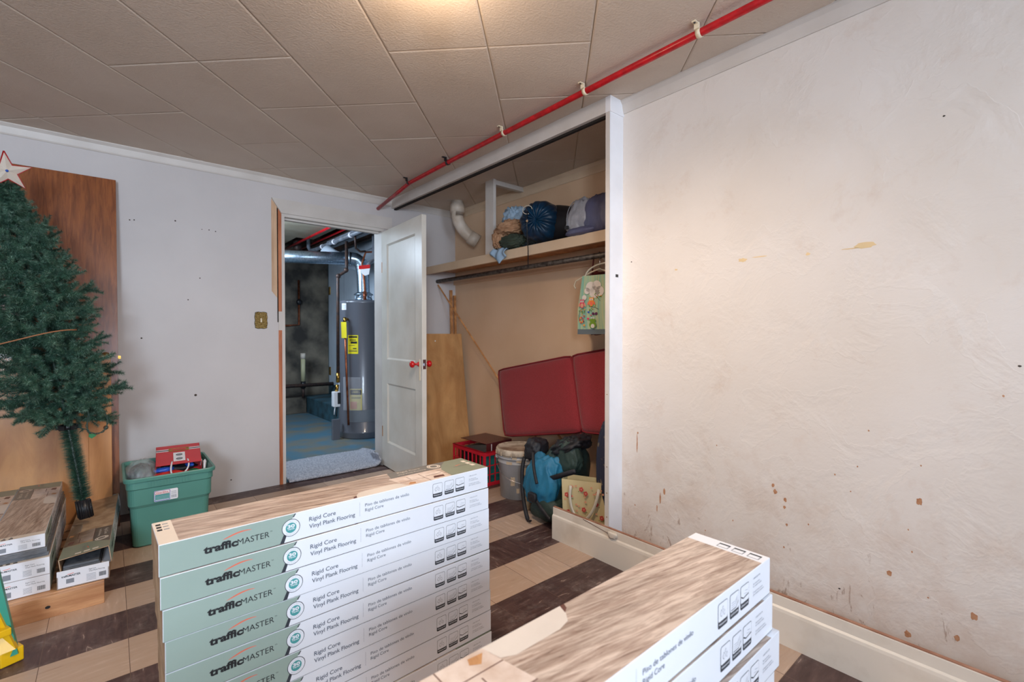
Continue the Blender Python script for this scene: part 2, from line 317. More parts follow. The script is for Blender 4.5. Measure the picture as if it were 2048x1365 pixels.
# ---------------------------------------------------------------- mesh builder
class MB:
    def __init__(s): s.v = []; s.f = []; s.m = []; s.sm = []; s.mats = []
    def mi(s, m):
        if m not in s.mats: s.mats.append(m)
        return s.mats.index(m)
    def add(s, vs, fs, m, smooth=False, mtx=None):
        b = len(s.v); i = s.mi(m)
        s.v += [(mtx @ Vector(v)) if mtx else Vector(v) for v in vs]
        for f in fs: s.f.append([b + k for k in f]); s.m.append(i); s.sm.append(smooth)
        return s
    def box(s, x0, x1, y0, y1, z0, z1, m, mtx=None, bev=0):
        if bev:
            bm = bmesh.new(); bmesh.ops.create_cube(bm, size=1)
            for v in bm.verts: v.co = Vector(((x0 + x1) / 2 + v.co.x * (x1 - x0), (y0 + y1) / 2 + v.co.y * (y1 - y0), (z0 + z1) / 2 + v.co.z * (z1 - z0)))
            bmesh.ops.bevel(bm, geom=bm.edges[:], offset=bev, segments=2, affect='EDGES', profile=.5)
            bm.verts.index_update()
            s.add([v.co.copy() for v in bm.verts], [[v.index for v in f.verts] for f in bm.faces], m, False, mtx); bm.free(); return s
        vs = [(x, y, z) for x in (x0, x1) for y in (y0, y1) for z in (z0, z1)]
        return s.add(vs, [(0, 1, 3, 2), (4, 6, 7, 5), (0, 4, 5, 1), (2, 3, 7, 6), (0, 2, 6, 4), (1, 5, 7, 3)], m, False, mtx)
    def tube(s, pts, r, m, n=10, caps=True, smooth=True, mtx=None):
        pts = [Vector(p) for p in pts]; vs = []; fs = []; up = None
        for i, p in enumerate(pts):
            t = (pts[min(i + 1, len(pts) - 1)] - pts[max(i - 1, 0)]).normalized()
            if up is None:
                up = t.cross(Vector((0, 0, 1)));
                if up.length < .1: up = t.cross(Vector((1, 0, 0)))
            up = (up - t * up.dot(t)).normalized(); w = t.cross(up)
            rr = r[i] if isinstance(r, (list, tuple)) else r
            for k in range(n):
                a = 2 * math.pi * k / n; vs.append(p + (up * math.cos(a) + w * math.sin(a)) * rr)
        for i in range(len(pts) - 1):
            for k in range(n):
                a = i * n + k; b = i * n + (k + 1) % n; fs.append((a, b, b + n, a + n))
        if caps: fs.append(tuple(range(n))[::-1]); fs.append(tuple(range((len(pts) - 1) * n, len(pts) * n)))
        return s.add(vs, fs, m, smooth, mtx)
    def lathe(s, prof, c, m, n=40, mtx=None, smooth=True, ax=None):
        # prof [(r,z)], around z through c
        vs = []; fs = []; c = Vector(c)
        q = Vector((0, 0, 1)).rotation_difference(Vector(ax)).to_matrix() if ax else Matrix.Identity(3)
        for r, z in prof:
            for k in range(n):
                a = 2 * math.pi * k / n; vs.append(c + q @ Vector((r * math.cos(a), r * math.sin(a), z)))
        for i in range(len(prof) - 1):
            for k in range(n):
                a = i * n + k; b = i * n + (k + 1) % n; fs.append((a, b, b + n, a + n))
        if prof[0][0] > 0: fs.append(tuple(range(n))[::-1])
        if prof[-1][0] > 0: fs.append(tuple(range((len(prof) - 1) * n, len(prof) * n)))
        return s.add(vs, fs, m, smooth, mtx)
    def sup(s, c, r, m, e=1.0, amp=0, freq=6, seed=0, n=40, rot=None, fold=None, fn=None):
        # super-ellipsoid with fold noise
        vs = []; fs = []; c = Vector(c); q = rot.to_matrix() if rot else Matrix.Identity(3)
        pw = lambda v: math.copysign(abs(v) ** e, v)
        nv = n // 2
        for i in range(nv + 1):
            ph = -math.pi / 2 + math.pi * i / nv
            for k in range(n):
                th = 2 * math.pi * k / n
                u = Vector((pw(math.cos(ph)) * pw(math.cos(th)), pw(math.cos(ph)) * pw(math.sin(th)), pw(math.sin(ph))))
                p = Vector((u.x * r[0], u.y * r[1], u.z * r[2]))
                if amp:
                    f = fold or (1, 1, 1); w = Vector((u.x * f[0], u.y * f[1], u.z * f[2])) * freq / 3 + Vector((seed * 3.1, seed * 1.7, seed))
                    d = (1 - abs(noise.noise(w)) * 2.2) ** 2 * .7 + noise.noise(w * 2.3) * .5 + noise.noise(w * .5) * .8
                    p *= 1 + amp * (d - .4)
                if fn: p = fn(p, u)
                vs.append(c + q @ p)
        for i in range(nv):
            for k in range(n):
                a = i * n + k; b = i * n + (k + 1) % n; fs.append((a, b, b + n, a + n))
        return s.add(vs, fs, m, True)
    def grid(s, fn, nu, nv, m, smooth=True, mtx=None):
        vs = [fn(i / nu, j / nv) for j in range(nv + 1) for i in range(nu + 1)]
        fs = [(j * (nu + 1) + i, j * (nu + 1) + i + 1, (j + 1) * (nu + 1) + i + 1, (j + 1) * (nu + 1) + i) for j in range(nv) for i in range(nu)]
        return s.add(vs, fs, m, smooth, mtx)
    def poly(s, pts, m, o, ux, uy, off=.0003):
        o = Vector(o); ux = Vector(ux); uy = Vector(uy); n = ux.cross(uy).normalized()
        vs = [o + ux * p[0] + uy * p[1] + n * off for p in pts]
        return s.add(vs, [tuple(range(len(pts)))], m)
    def disc(s, c, r, m, o, ux, uy, off=.0004, n=28, ry=None, ang=0):
        ry = ry or r; ca, sa = math.cos(ang), math.sin(ang)
        P = []
        for k in range(n):
            a = 2 * math.pi * k / n; x, y = r * math.cos(a), ry * math.sin(a); P.append((c[0] + x * ca - y * sa, c[1] + x * sa + y * ca))
        return s.poly(P, m, o, ux, uy, off)
    def prism(s, pts, m, o, ux, uy, dep):
        o = Vector(o); ux = Vector(ux); uy = Vector(uy); n = ux.cross(uy).normalized(); k = len(pts)
        vs = [o + ux * p[0] + uy * p[1] for p in pts]; vs += [v - n * dep for v in vs]
        fs = [tuple(range(k)), tuple(range(k, 2 * k))[::-1]] + [(i, i + k, (i + 1) % k + k, (i + 1) % k) for i in range(k)]
        return s.add(vs, fs, m)
    def text(s, t, m, pos, h, o, ux, uy, off=.0005, width=None, bold=0):
        key = (t, bold)
        if key not in TX:
            cu = bpy.data.curves.new('t', 'FONT'); cu.body = t; cu.size = 1; cu.offset = bold; cu.resolution_u = 3
            ob = bpy.data.objects.new('t', cu); COL.objects.link(ob)
            dg = bpy.context.evaluated_depsgraph_get(); ev = ob.evaluated_get(dg); me = ev.to_mesh()
            V = [(v.co.x, v.co.y) for v in me.vertices]; F = [tuple(p.vertices) for p in me.polygons]
            ev.to_mesh_clear(); bpy.data.objects.remove(ob); bpy.data.curves.remove(cu)
            x0 = min(v[0] for v in V); x1 = max(v[0] for v in V)
            TX[key] = ([(a - x0, b) for a, b in V], F, x1 - x0)
        V, F, w = TX[key]; k = h / .72; kx = width / w if width else k
        o = Vector(o); ux = Vector(ux); uy = Vector(uy); n = ux.cross(uy).normalized()
        return s.add([o + ux * (pos[0] + x * kx) + uy * (pos[1] + y * k) + n * off for x, y in V], F, m)
    def build(s, name, parent=None, bevel=0, subsurf=0, solid=0):
        me = bpy.data.meshes.new(name); ob = bpy.data.objects.new(name, me); COL.objects.link(ob)
        if parent is not None:
            inv = WM[parent.name].inverted(); ob.parent = parent; WM[ob.name] = WM[parent.name]
            vs = [inv @ v for v in s.v]
        else:
            xs = [v.x for v in s.v]; ys = [v.y for v in s.v]; zs = [v.z for v in s.v]
            base = Vector(((min(xs) + max(xs)) / 2, (min(ys) + max(ys)) / 2, min(zs)))
            if s.world: base = Vector((0, 0, 0))
            ob.location = base; WM[ob.name] = Matrix.Translation(base); vs = [v - base for v in s.v]
        me.from_pydata([tuple(v) for v in vs], [], s.f)
        for m in s.mats: me.materials.append(m)
        me.polygons.foreach_set('material_index', s.m); me.polygons.foreach_set('use_smooth', s.sm); me.update()
        if bevel:
            b = ob.modifiers.new('b', 'BEVEL'); b.width = bevel; b.segments = 2; b.limit_method = 'ANGLE'
        if solid:
            b = ob.modifiers.new('s', 'SOLIDIFY'); b.thickness = solid
        if subsurf:
            b = ob.modifiers.new('ss', 'SUBSURF'); b.levels = subsurf; b.render_levels = subsurf
        return ob
    world = False
TX = {}; WM = {}
def thing(name, loc, label, cat, group=None, rotz=0):
    o = bpy.data.objects.new(name, None); COL.objects.link(o); o.location = loc; o.rotation_euler = (0, 0, rotz)
    o.empty_display_size = .1
    WM[o.name] = Matrix.Translation(loc) @ Matrix.Rotation(rotz, 4, 'Z'); tag(o, label, cat, group); return o
def tag(o, label, cat, group=None, kind=None):
    o['label'] = label; o['category'] = cat
    if group: o['group'] = group
    if kind: o['kind'] = kind
    return o
def struct(o, label=None):
    o['kind'] = 'structure'
    if label: o['label'] = label
    return o
def copy_tree(o, parent=None):
    c = o.copy(); COL.objects.link(c)
    if parent: c.parent = parent
    for ch in o.children: copy_tree(ch, c)
    return c
def bez(p, n=12):
    p = [Vector(x) for x in p]; out = []
    for i in range(n + 1):
        q = p[:]; t = i / n
        while len(q) > 1: q = [a.lerp(b, t) for a, b in zip(q, q[1:])]
        out.append(q[0])
    return out
X_, Y_, Z_ = Vector((1, 0, 0)), Vector((0, 1, 0)), Vector((0, 0, 1))

# room dimensions
XL, XR, XC = -2.4, 1.978, 2.53       # left wall, plaster wall, closet back wall
YF, YB = -1.6, 3.82; HC = 2.30
DX0, DX1, DH = 1.002, 1.775, 2.012   # doorway
UB = 7.3                             # far concrete wall

# ================================================================ SETTING
b = MB(); b.world = True
b.add([(XL, YF, 0), (XC, YF, 0), (XC, YB + .02, 0), (XL, YB + .02, 0), (XL, YF, -.05), (XC, YF, -.05), (XC, YB + .02, -.05), (XL, YB + .02, -.05)],
      [(0, 1, 2, 3), (7, 6, 5, 4), (0, 4, 5, 1), (1, 5, 6, 2), (2, 6, 7, 3), (3, 7, 4, 0)], m_floor)
struct(b.build('floor'), 'striped beige and dark brown vinyl tile floor')
b = MB(); b.world = True
b.box(-.2, XC, YB + .02, UB, -.05, 0, m_bluefloor)
struct(b.build('floor_utility'), 'worn blue painted concrete floor beyond the doorway')

# ceiling of 16 inch tiles laid on the diagonal
def clip(poly, x0, x1, y0, y1):
    def cl(P, f, inter):
        out = []
        for i in range(len(P)):
            a, c = P[i - 1], P[i]
            if f(c):
                if not f(a): out.append(inter(a, c))
                out.append(c)
            elif f(a): out.append(inter(a, c))
        return out
    for ax, val, sgn in ((0, x0, 1), (0, x1, -1), (1, y0, 1), (1, y1, -1)):
        if not poly: return poly
        def it(a, c, ax=ax, val=val):
            t = (val - a[ax]) / (c[ax] - a[ax]); return (a[0] + (c[0] - a[0]) * t, a[1] + (c[1] - a[1]) * t)
        poly = cl(poly, lambda p, ax=ax, val=val, sgn=sgn: sgn * (p[ax] - val) >= -1e-9, it)
    return poly
b = MB(); b.world = True
b.box(XL, XC, YF, YB, HC + .004, HC + .06, m_tilegap)
q0, dq, p0, dp = -1.506, .4167, 1.924, .4267
seams = {-3: [1, 3], -2: [1, 3], -1: [0, 2, 3], 0: [0, 1, 3], 1: [-1, 1, 2, 4], 2: [0, 2, 3], 3: [0, 1, 3], 4: [-1, 1, 3], 5: [0, 1, 3]}
rnd = random.Random(3)
s2 = math.sqrt(.5)
for k in range(-9, 10):
    ks = set(seams.get(k, []))
    lim = (0, 3) if k in seams else (99, -99)
    j = -9
    while j < 12:
        if not (lim[0] <= j <= lim[1]): ks.add(j)
        j += rnd.choice((1, 2))
    ks = sorted(ks)
    for a, c in zip(ks, ks[1:]):
        g = .0022
        pa, pc = p0 + a * dp + g, p0 + c * dp - g; qa, qc = q0 + k * dq + g, q0 + (k + 1) * dq - g
        def ring(ins, z):
            P = [(pa + ins, qa + ins), (pc - ins, qa + ins), (pc - ins, qc - ins), (pa + ins, qc - ins)]
            P = [((p + q) * s2, (p - q) * s2) for p, q in P]
            return P
        o_ = clip(ring(0, 0), XL, XC, YF, YB); i_ = clip(ring(.006, 0), XL, XC, YF, YB)
        if len(o_) < 3 or len(i_) < 3: continue
        sag = rnd.uniform(0, .0015)
        if len(o_) == len(i_):
            n = len(o_)
            b.add([(x, y, HC + .005) for x, y in o_] + [(x, y, HC + .001 - sag) for x, y in o_] + [(x, y, HC - .001 - sag) for x, y in i_],
                  [tuple(range(2 * n, 3 * n))] + [(i, (i + 1) % n, (i + 1) % n + n, i + n) for i in range(n)] +
                  [(i + n, (i + 1) % n + n, (i + 1) % n + 2 * n, i + 2 * n) for i in range(n)], m_tile)
        else:
            n = len(o_)
            b.add([(x, y, HC - .001 - sag) for x, y in o_], [tuple(range(n))], m_tile)
struct(b.build('ceiling'), 'off-white ceiling tiles laid diagonally')

# back wall with the doorway hole
b = MB(); b.world = True
b.box(XL, DX0 - .03, YB, YB + .12, 0, HC, m_wall)
b.box(DX1 + .02, XC, YB, YB + .12, 0, HC, m_wall)
b.box(DX0 - .03, DX1 + .02, YB, YB + .12, DH + .02, HC, m_wall)
O = (0, YB, 0)
for x, z, r in [(.098, 1.848, .004), (.12, 1.851, .004), (.332, 1.878, .005), (.48, 1.843, .003), (.521, 1.845, .004), (.559, 1.84, .004), (.398, 1.361, .004),
                (.15, 1.105, .005), (.435, .718, .008), (.466, 1.511, .004), (.49, .16, .006), (.64, .1, .005)]:
    b.disc((x, z), r, m_hole, O, X_, Z_, .0005, 10)
struct(b.build('wall_back'), 'pale painted wall with the doorway')
b = MB(); b.world = True
b.box(XC, XC + .1, .8, YB, 0, HC, m_closetwall)
b.box(XC - .02, XC, 1.487, YB, 1.60, 1.675, m_closetwall)         # ledger under the shelf
struct(b.build('wall_closet_back'), 'tan closet back wall')
b = MB(); b.world = True
b.box(XR, XC, 1.487, 1.52, 0, HC, m_closetwall)
struct(b.build('wall_closet_side'))

# plaster wall, with stains, chips and drips
b = MB(); b.world = True
b.box(XR, XR + .1, YF, 1.468, 0, HC, m_plaster)
rnd = random.Random(11)
def stain(y, z, ry, rz, m, n=13):
    P = []
    for k in range(n):
        a = 2 * math.pi * k / n; w = rnd.uniform(.72, 1.15); P.append((-y + ry * w * math.cos(a), z + rz * w * math.sin(a)))
    b.poly(P, m, (XR, 0, 0), (0, -1, 0), Z_, .0006)
for y, z, r in [(.744, .536, 7), (.736, .512, 9), (.7, .491, 7), (.702, .462, 6), (.694, .396, 5), (.703, .306, 4), (.304, .591, 10), (.379, .331, 9), (.175, .278, 10),
                (.329, .149, 11), (.211, .193, 9), (.439, .799, 3), (.537, .626, 3), (.47, .669, 2.5), (.301, .708, 2.5), (.489, .577, 2.5), (.331, .492, 2.5),
                (.971, .653, 3), (1.384, .281, 4), (.28, .29, 3), (.321, .422, 3), (1.369, .643, 5), (.12, .95, 3), (.9, .35, 3), (1.02, .27, 3), (.62, .42, 3)]:
    stain(y, z, r * .00085, r * .00115, m_rust)
stain(1.373, .59, .003, .05, m_rust); stain(1.243, .35, .004, .028, m_rust); stain(1.222, .39, .005, .018, m_rust); stain(1.26, .3, .003, .02, m_rust)
for y, z, a, c in [(.455, 1.437, .034, .011), (.868, 1.434, .018, .008), (.629, 1.428, .008, .006), (1.166, 1.426, .008, .004), (.5, 1.43, .03, .002), (.80, 1.44, .03, .002)]:
    stain(y, z, a, c, m_peel, 17)
for y, z in [(.257, 1.808), (.089, 1.039), (.15, .12), (.16, .115), (.52, .22), (1.41, 1.49)]:
    stain(y, z, .004, .003, m_hole, 9)
struct(b.build('wall_right'), 'rough cream plaster wall with rust spots')

b = MB(); b.world = True; b.box(XL - .1, XL, YF, YB, 0, HC, m_wall); struct(b.build('wall_left'))
# front wall (behind the camera) with two window openings
b = MB(); b.world = True
wz0, wz1 = 1.15, 2.08
wins = [(-1.75, -.85), (.05, 1.2)]
b.box(XL, XC, YF - .15, YF, 0, wz0, m_wall); b.box(XL, XC, YF - .15, YF, wz1, HC, m_wall)
xs = [XL] + [x for w in wins for x in w] + [XC]
for i in range(0, len(xs), 2): b.box(xs[i], xs[i + 1], YF - .15, YF, wz0, wz1, m_wall)
struct(b.build('wall_front'))
for i, (x0, x1) in enumerate(wins):
    b = MB(); b.world = True
    for a, c, d, e in ((x0, x1, wz0, wz0 + .04), (x0, x1, wz1 - .04, wz1), (x0, x0 + .04, wz0, wz1), (x1 - .04, x1, wz0, wz1), ((x0 + x1) / 2 - .015, (x0 + x1) / 2 + .015, wz0, wz1)):
        b.box(a, c, YF - .1, YF - .05, d, e, m_winframe)
    struct(b.build('window_%d' % (i + 1)))

# crown mouldings
def crown(p0, p1, nrm, z1=HC, h=.064, d=.03, m=m_trim, name='trim_1', lab=None):
    p0 = Vector(p0); p1 = Vector(p1); n = Vector(nrm)
    prof = [(0, 0), (0, -h), (.006, -h), (.010, -h + .008), (d * .6, -h * .35), (d, -.008), (d, 0)]
    vs = [p0 + n * a + Z_ * (z1 + c) for a, c in prof] + [p1 + n * a + Z_ * (z1 + c) for a, c in prof]; k = len(prof)
    b = MB(); b.world = True
    b.add(vs, [(i, (i + 1) % k, (i + 1) % k + k, i + k) for i in range(k)] + [tuple(range(k)), tuple(range(k, 2 * k))], m)
    return struct(b.build(name), lab)
crown((XL, YB, 0), (1.87, YB, 0), (0, -1, 0), name='trim_1', lab='crown moulding along the back wall')
crown((XR, YF, 0), (XR, 1.463, 0), (-1, 0, 0), name='trim_2', lab='crown moulding along the plaster wall')
crown((XC, 1.52, 0), (XC, YB, 0), (-1, 0, 0), name='trim_3', h=.075, d=.02, m=m_shelf, lab='crown moulding inside the closet')
crown((1.9, YB, 0), (XC - .02, YB, 0), (0, -1, 0), name='trim_4', h=.06, d=.015, m=m_trim)
# closet opening: header, its dark track and the end post
b = MB(); b.world = True
b.box(1.868, 1.892, 1.487, YB, 2.222, HC, m_trim, bev=.002)
struct(b.build('trim_5'), 'cream header board over the closet opening')
b = MB(); b.world = True
b.box(1.893, 1.912, 1.487, YB - .005, 2.212, 2.226, m_darkgap)
struct(b.build('trim_6'), 'dark sliding door track under the closet header')
b = MB(); b.world = True
b.box(1.872, 1.985, 1.463, 1.487, 0, HC, m_postwhite)
b.box(1.868, 1.988, 1.457, 1.489, 2.222, HC - .001, m_postwhite, bev=.002)
b.box(1.869, 1.873, 1.463, 1.487, 0, 2.222, m_trim)
for z in (1.415,): b.box(1.92, 1.94, 1.4615, 1.463, z, z + .014, m_black)
for z in (.34, .47, .22, .83): b.box(1.8675, 1.869, 1.472, 1.476, z, z + .004, m_brass)
struct(b.build('trim_7'), 'white painted post at the closet opening')
# closet vertical board and its ceiling rail
b = MB(); b.world = True
b.box(2.2, 2.225, 2.805, 2.905, 1.74, HC, m_trim, bev=.001)
b.box(2.226, XC, 2.82, 2.86, HC - .035, HC - .001, m_trim)
struct(b.build('trim_8'), 'painted board standing on the closet shelf')
# doorway: jambs, raw wood where the casing is off, top casing
b = MB(); b.world = True
b.box(DX0 - .022, DX0, YB - .004, YB + .14, 0, DH, m_trim)
b.box(DX1, DX1 + .02, YB - .004, YB + .14, 0, DH, m_trim)
b.box(DX0 - .022, DX1 + .02, YB - .004, YB + .14, DH, DH + .022, m_trim)
b.box(DX0, DX0 + .012, YB + .05, YB + .09, 0, DH, m_trim); b.box(DX0, DX1, YB + .05, YB + .09, DH - .012, DH, m_trim)
struct(b.build('trim_9'), 'white door jamb')
b = MB(); b.world = True
b.box(DX0 - .045, DX0 - .022, YB - .006, YB + .004, 1.30, DH + .05, m_orangewood)
b.box(DX0 - .045, DX0 - .022, YB - .006, YB + .004, .0, 1.16, m_orangewood)
b.box(DX0 - .045, DX0 - .022, YB - .005, YB + .004, 1.16, 1.30, m_trim)
b.box(DX0 - .052, DX0 - .044, YB - .001, YB + .004, 1.22, DH + .06, m_darkgap)
b.add([(DX0 - .09, YB - .001, 1.45), (DX0 - .052, YB - .001, 1.40), (DX0 - .052, YB - .001, DH + .07), (DX0 - .09, YB - .001, DH + .12)], [(0, 1, 2, 3)], m_rawwood)
struct(b.build('trim_10'), 'bare wood strip where the left door casing is missing')
b = MB(); b.world = True
b.add([(DX0 - .09, YB - .018, DH + .125), (DX0 - .025, YB - .018, DH + .022), (1.868, YB - .018, DH + .022), (1.868, YB - .018, DH + .125)] +
      [(DX0 - .09, YB, DH + .125), (DX0 - .025, YB, DH + .022), (1.868, YB, DH + .022), (1.868, YB, DH + .125)],
      [(0, 1, 2, 3), (4, 7, 6, 5), (0, 4, 5, 1), (1, 5, 6, 2), (2, 6, 7, 3), (3, 7, 4, 0)], m_trim)
struct(b.build('trim_11'), 'white casing over the doorway')
# loose baseboard standing along the right side, running past the post
b = MB(); b.world = True
x0 = 1.852
prof = [(0, 0), (.016, 0), (.016, .173), (.010, .173), (.008, .170), (.008, .134), (.002, .128), (0, .118)]
ya, yb = YF, 1.838
k = len(prof)
vs = [(x0 + a, ya, z) for a, z in prof] + [(x0 + a, yb, z) for a, z in prof]
b.add(vs, [(i, (i + 1) % k, (i + 1) % k + k, i + k) for i in range(k)] + [tuple(range(k)), tuple(range(k, 2 * k))], m_base)
b.box(x0 + .009, x0 + .021, ya, yb - .001, .1725, .1765, m_shoe)
b.box(x0 + .0165, x0 + .021, ya, yb - .001, 0, .173, m_rawwood)
b.add([(x0 + .007, 1.62, .171), (x0 + .007, 1.46, .150), (x0 + .007, 1.455, .147), (x0 + .007, 1.62, .168)], [(0, 1, 2, 3)], m_brownline)
b.sup((x0 + .004, 1.43, .150), (.012, .03, .014), m_base, .6, .5, 6, 4, 16)
struct(b.build('baseboard_right'), 'cream baseboard with split end running past the post')

# door
HX, HY = 1.772, YB - .01; fx, fy = 1.722, 3.035
dv = Vector((fx - HX, fy - HY, 0)); DW = dv.length; dang = math.atan2(dv.y, dv.x)
DM = Matrix.Translation((HX, HY, 0)) @ Matrix.Rotation(dang, 4, 'Z')     # local x along the door, -y face?
b = MB(); b.world = True
T = .036; z0, z1 = .012, 2.0
# frame: stiles and rails, with recessed panels; local y from 0 to T (towards closet)
st = .115
def dbox(*a, **k): b.box(*a, mtx=DM, **k)
dbox(0, st, 0, T, z0, z1, m_doorpaint, bev=.0015); dbox(DW - st, DW, 0, T, z0, z1, m_doorpaint, bev=.0015)
for za, zb in ((z0, .22), (.72, .92), (1.88, z1)): dbox(st, DW - st, 0, T, za, zb, m_doorpaint)
for za, zb in ((.22, .72), (.92, 1.88)):
    dbox(st, DW - st, .011, T - .011, za, zb, m_doorpaint)
    for yy, sg in ((0, 1), (T, -1)):   # sloped sticking
        o_ = [(st, za), (DW - st, za), (DW - st, zb), (st, zb)]; i_ = [(st + .014, za + .014), (DW - st - .014, za + .014), (DW - st - .014, zb - .014), (st + .014, zb - .014)]
        vs = [(x, yy, z) for x, z in o_] + [(x, yy + sg * .0105, z) for x, z in i_]
        b.add(vs, [(i, (i + 1) % 4, (i + 1) % 4 + 4, i + 4) for i in range(4)], m_doorpaint, mtx=DM)
for zz in (.30, 1.70): dbox(.0, .018, -.0006, 0.0, zz - .045, zz + .045, m_stick)
door = struct(b.build('door_1'), 'open cream two-panel door with red knobs')
def knob(sgn):
    b = MB(); base = DM @ Vector((DW - .06, 0 if sgn < 0 else T, .91)); ax = (DM.to_3x3() @ Vector((0, sgn, 0)))
    b.lathe([(.018, 0), (.018, .004), (.009, .008), (.008, .03), (.014, .034), (.024, .042), (.026, .052), (.022, .062), (.010, .068), (0, .069)], base, m_redknob, 24, ax=ax)
    o = b.build('door_knob', door); o['label'] = 'red enamel knob'
knob(-1); knob(1)
b = MB(); b.box(DW - .045, DW - .030, -.004, 0, .79, .945, m_clampcream, mtx=DM, bev=.001); b.build('keyhole_plate', door)
b = MB(); b.box(DW, DW + .002, .006, T - .006, .875, .945, m_chrome, mtx=DM); b.box(DW + .002, DW + .012, .014, T - .014, .90, .92, m_chrome, mtx=DM)
o = b.build('latch_plate', door); o['label'] = 'steel latch plate on the door edge'

# switch plate
t = thing('switch_plate', (.839, YB, 1.232), 'ornate gold light switch plate on the wall left of the doorway', 'switch plate')
b = MB(); P = []
for k in range(80):
    a = 2 * math.pi * k / 80; c, s_ = math.cos(a), math.sin(a); q_ = max(abs(c) / .041, abs(s_) / .060)
    x, z = c / q_, s_ / q_; rr_ = (abs(x / .041) ** 7 + abs(z / .060) ** 7) ** (1 / 7)
    x, z = x / rr_, z / rr_; x *= 1 - .07 * (math.cos(z * 150) * .5 + .5) * (abs(x) > .03) * (abs(z) < .05); z *= 1 - .04 * (math.cos(x * 200) * .5 + .5) * (abs(z) > .05)
    P.append((.839 + x, 1.232 + z))
b.prism(P, m_gold, (0, YB - .006, 0), X_, Z_, .006)
P2 = [(.839 + (x - .839) * 1.07, 1.232 + (z - 1.232) * 1.05) for x, z in P]
b.prism(P2, m_inkblk, (0, YB - .002, 0), X_, Z_, .002)
b.build('plate', t)
b = MB(); b.box(.834, .844, YB - .0075, YB - .005, 1.218, 1.246, m_clampcream); b.box(.836, .842, YB - .016, YB - .006, 1.235, 1.243, m_clampcream, bev=.001); b.build('toggle', t)

# red ceiling pipe with clamps
t = thing('sprinkler_pipe', (1.705, 1.5, 2.25), 'thin red painted pipe strapped along the ceiling beside the closet header', 'pipe')
b = MB()
b.tube([(1.705, YF, 2.268), (1.705, 1.5, 2.268), (1.707, 2.2, 2.268), (1.712, 2.7, 2.268), (1.716, 3.2, 2.264), (1.728, 3.4, 2.245), (1.746, YB - .002, 2.200)], .0145, m_red, 16)
b.build('pipe_run', t)
for y, mm in ((.914, m_clampcream), (1.476, m_clampcream), (2.076, m_clampcream), (2.67, m_black), (3.207, m_black), (.2, m_clampcream), (-.6, m_clampcream)):
    if y < -.5: continue
    b = MB(); cx = 1.705 + (.007 if y > 2.3 else 0); pts = []
    for k in range(13):
        a = R(-10 + 230 * k / 12 + 130); pts.append((cx + .0175 * math.cos(a), .0175 * math.sin(a)))
    vs = []; fs = []
    for (x, z) in pts: vs += [(x, y - .009, 2.268 + z), (x, y + .009, 2.268 + z)]
    fs = [(2 * i, 2 * i + 1, 2 * i + 3, 2 * i + 2) for i in range(len(pts) - 1)]
    b.add(vs, fs, mm, True)
    b.box(cx - .045, cx - .014, y - .008, y + .008, HC - .008, HC - .003, mm, bev=.001)
    b.box(cx - .024, cx - .015, y - .009, y + .009, 2.275, HC - .003, mm)
    b.lathe([(.004, 0), (.004, .002), (0, .003)], (cx - .036, y, HC - .008), m_inkblk, 10, ax=(0, 0, -1))
    o = b.build('pipe_clamp', t, solid=.002)
    o['label'] = 'cream plastic pipe clamp' if mm is m_clampcream else 'black pipe clamp'

# ceiling lamp, just above the top edge of the view
LX, LY = .775, 1.30
t = thing('ceiling_lamp', (LX, LY, 2.20), 'round ceiling lamp with a warm glass shade above the room', 'lamp')
b = MB(); b.lathe([(.075, 0), (.075, .02), (0, .021)], (LX, LY, 2.275), m_postwhite, 32); b.build('canopy', t)
b = MB(); b.lathe([(0, -.075), (.03, -.07), (.055, -.045), (.062, -.02), (.05, 0)], (LX, LY, 2.273), m_lampglass, 32); b.build('lamp_shade', t)
l = bpy.data.lights.new('ceiling_lamp_light', 'SPOT'); l.energy = 52; l.color = (1, .78, .58); l.shadow_soft_size = .09; l.spot_size = R(176); l.spot_blend = .75
l2 = bpy.data.lights.new('ceiling_lamp_bulb', 'POINT'); l2.energy = 5; l2.color = (1, .74, .5); l2.shadow_soft_size = .08
o = bpy.data.objects.new('ceiling_lamp_bulb', l2); COL.objects.link(o); o.location = (LX, LY, 2.11)
o = bpy.data.objects.new('ceiling_lamp_light', l); COL.objects.link(o); o.location = (LX, LY, 2.13)

# ================================================================ UTILITY ROOM
b = MB(); b.world = True; b.box(-.2, XC, UB, UB + .1, 0, 2.5, m_concrete); b.box(-.2, 2.14, UB - .22, UB, 0, .226, m_concrete, bev=.01)
struct(b.build('wall_utility_back'), 'dark stained concrete wall of the utility room')
b = MB(); b.world = True; b.box(XC, XC + .08, YB + .12, UB, 0, 2.5, m_bluedark); b.box(XC - .02, XC, 4.6, 7.22, .38, 2.5, m_utilwall)
for z in (.52, 1.72): b.box(XC - .03, XC - .02, 7.14, 7.2, z, z + .12, m_brass)
for y in (6.6, 6.1, 5.6, 5.1): b.box(XC - .0215, XC - .02, y, y + .006, .4, 2.5, m_greyink)
struct(b.build('wall_utility_right'), 'pale painted boards behind the water heater')
b = MB(); b.world = True; b.box(-.3, -.2, YB + .12, UB, 0, 2.5, m_concrete); struct(b.build('wall_utility_left'))
b = MB(); b.world = True
b.box(-.2, XC, YB + .12, UB, 2.44, 2.5, m_joist)
b.box(-.2, 1.92, YB + .12, 6.05, 2.30, 2.34, m_utilceil); b.box(-.2, 1.72, 6.05, 6.8, 2.30, 2.34, m_utilceil)
for x in (2.08, 2.42): b.box(x, x + .04, YB + .12, UB, 2.30, 2.44, m_joist)
struct(b.build('ceiling_utility'), 'utility room ceiling board and dark joists')
b = MB(); b.world = True; b.box(2.15, XC, 5.75, UB, 0, .226, m_bluedark, bev=.008); struct(b.build('trim_12'), 'blue painted concrete ledge')

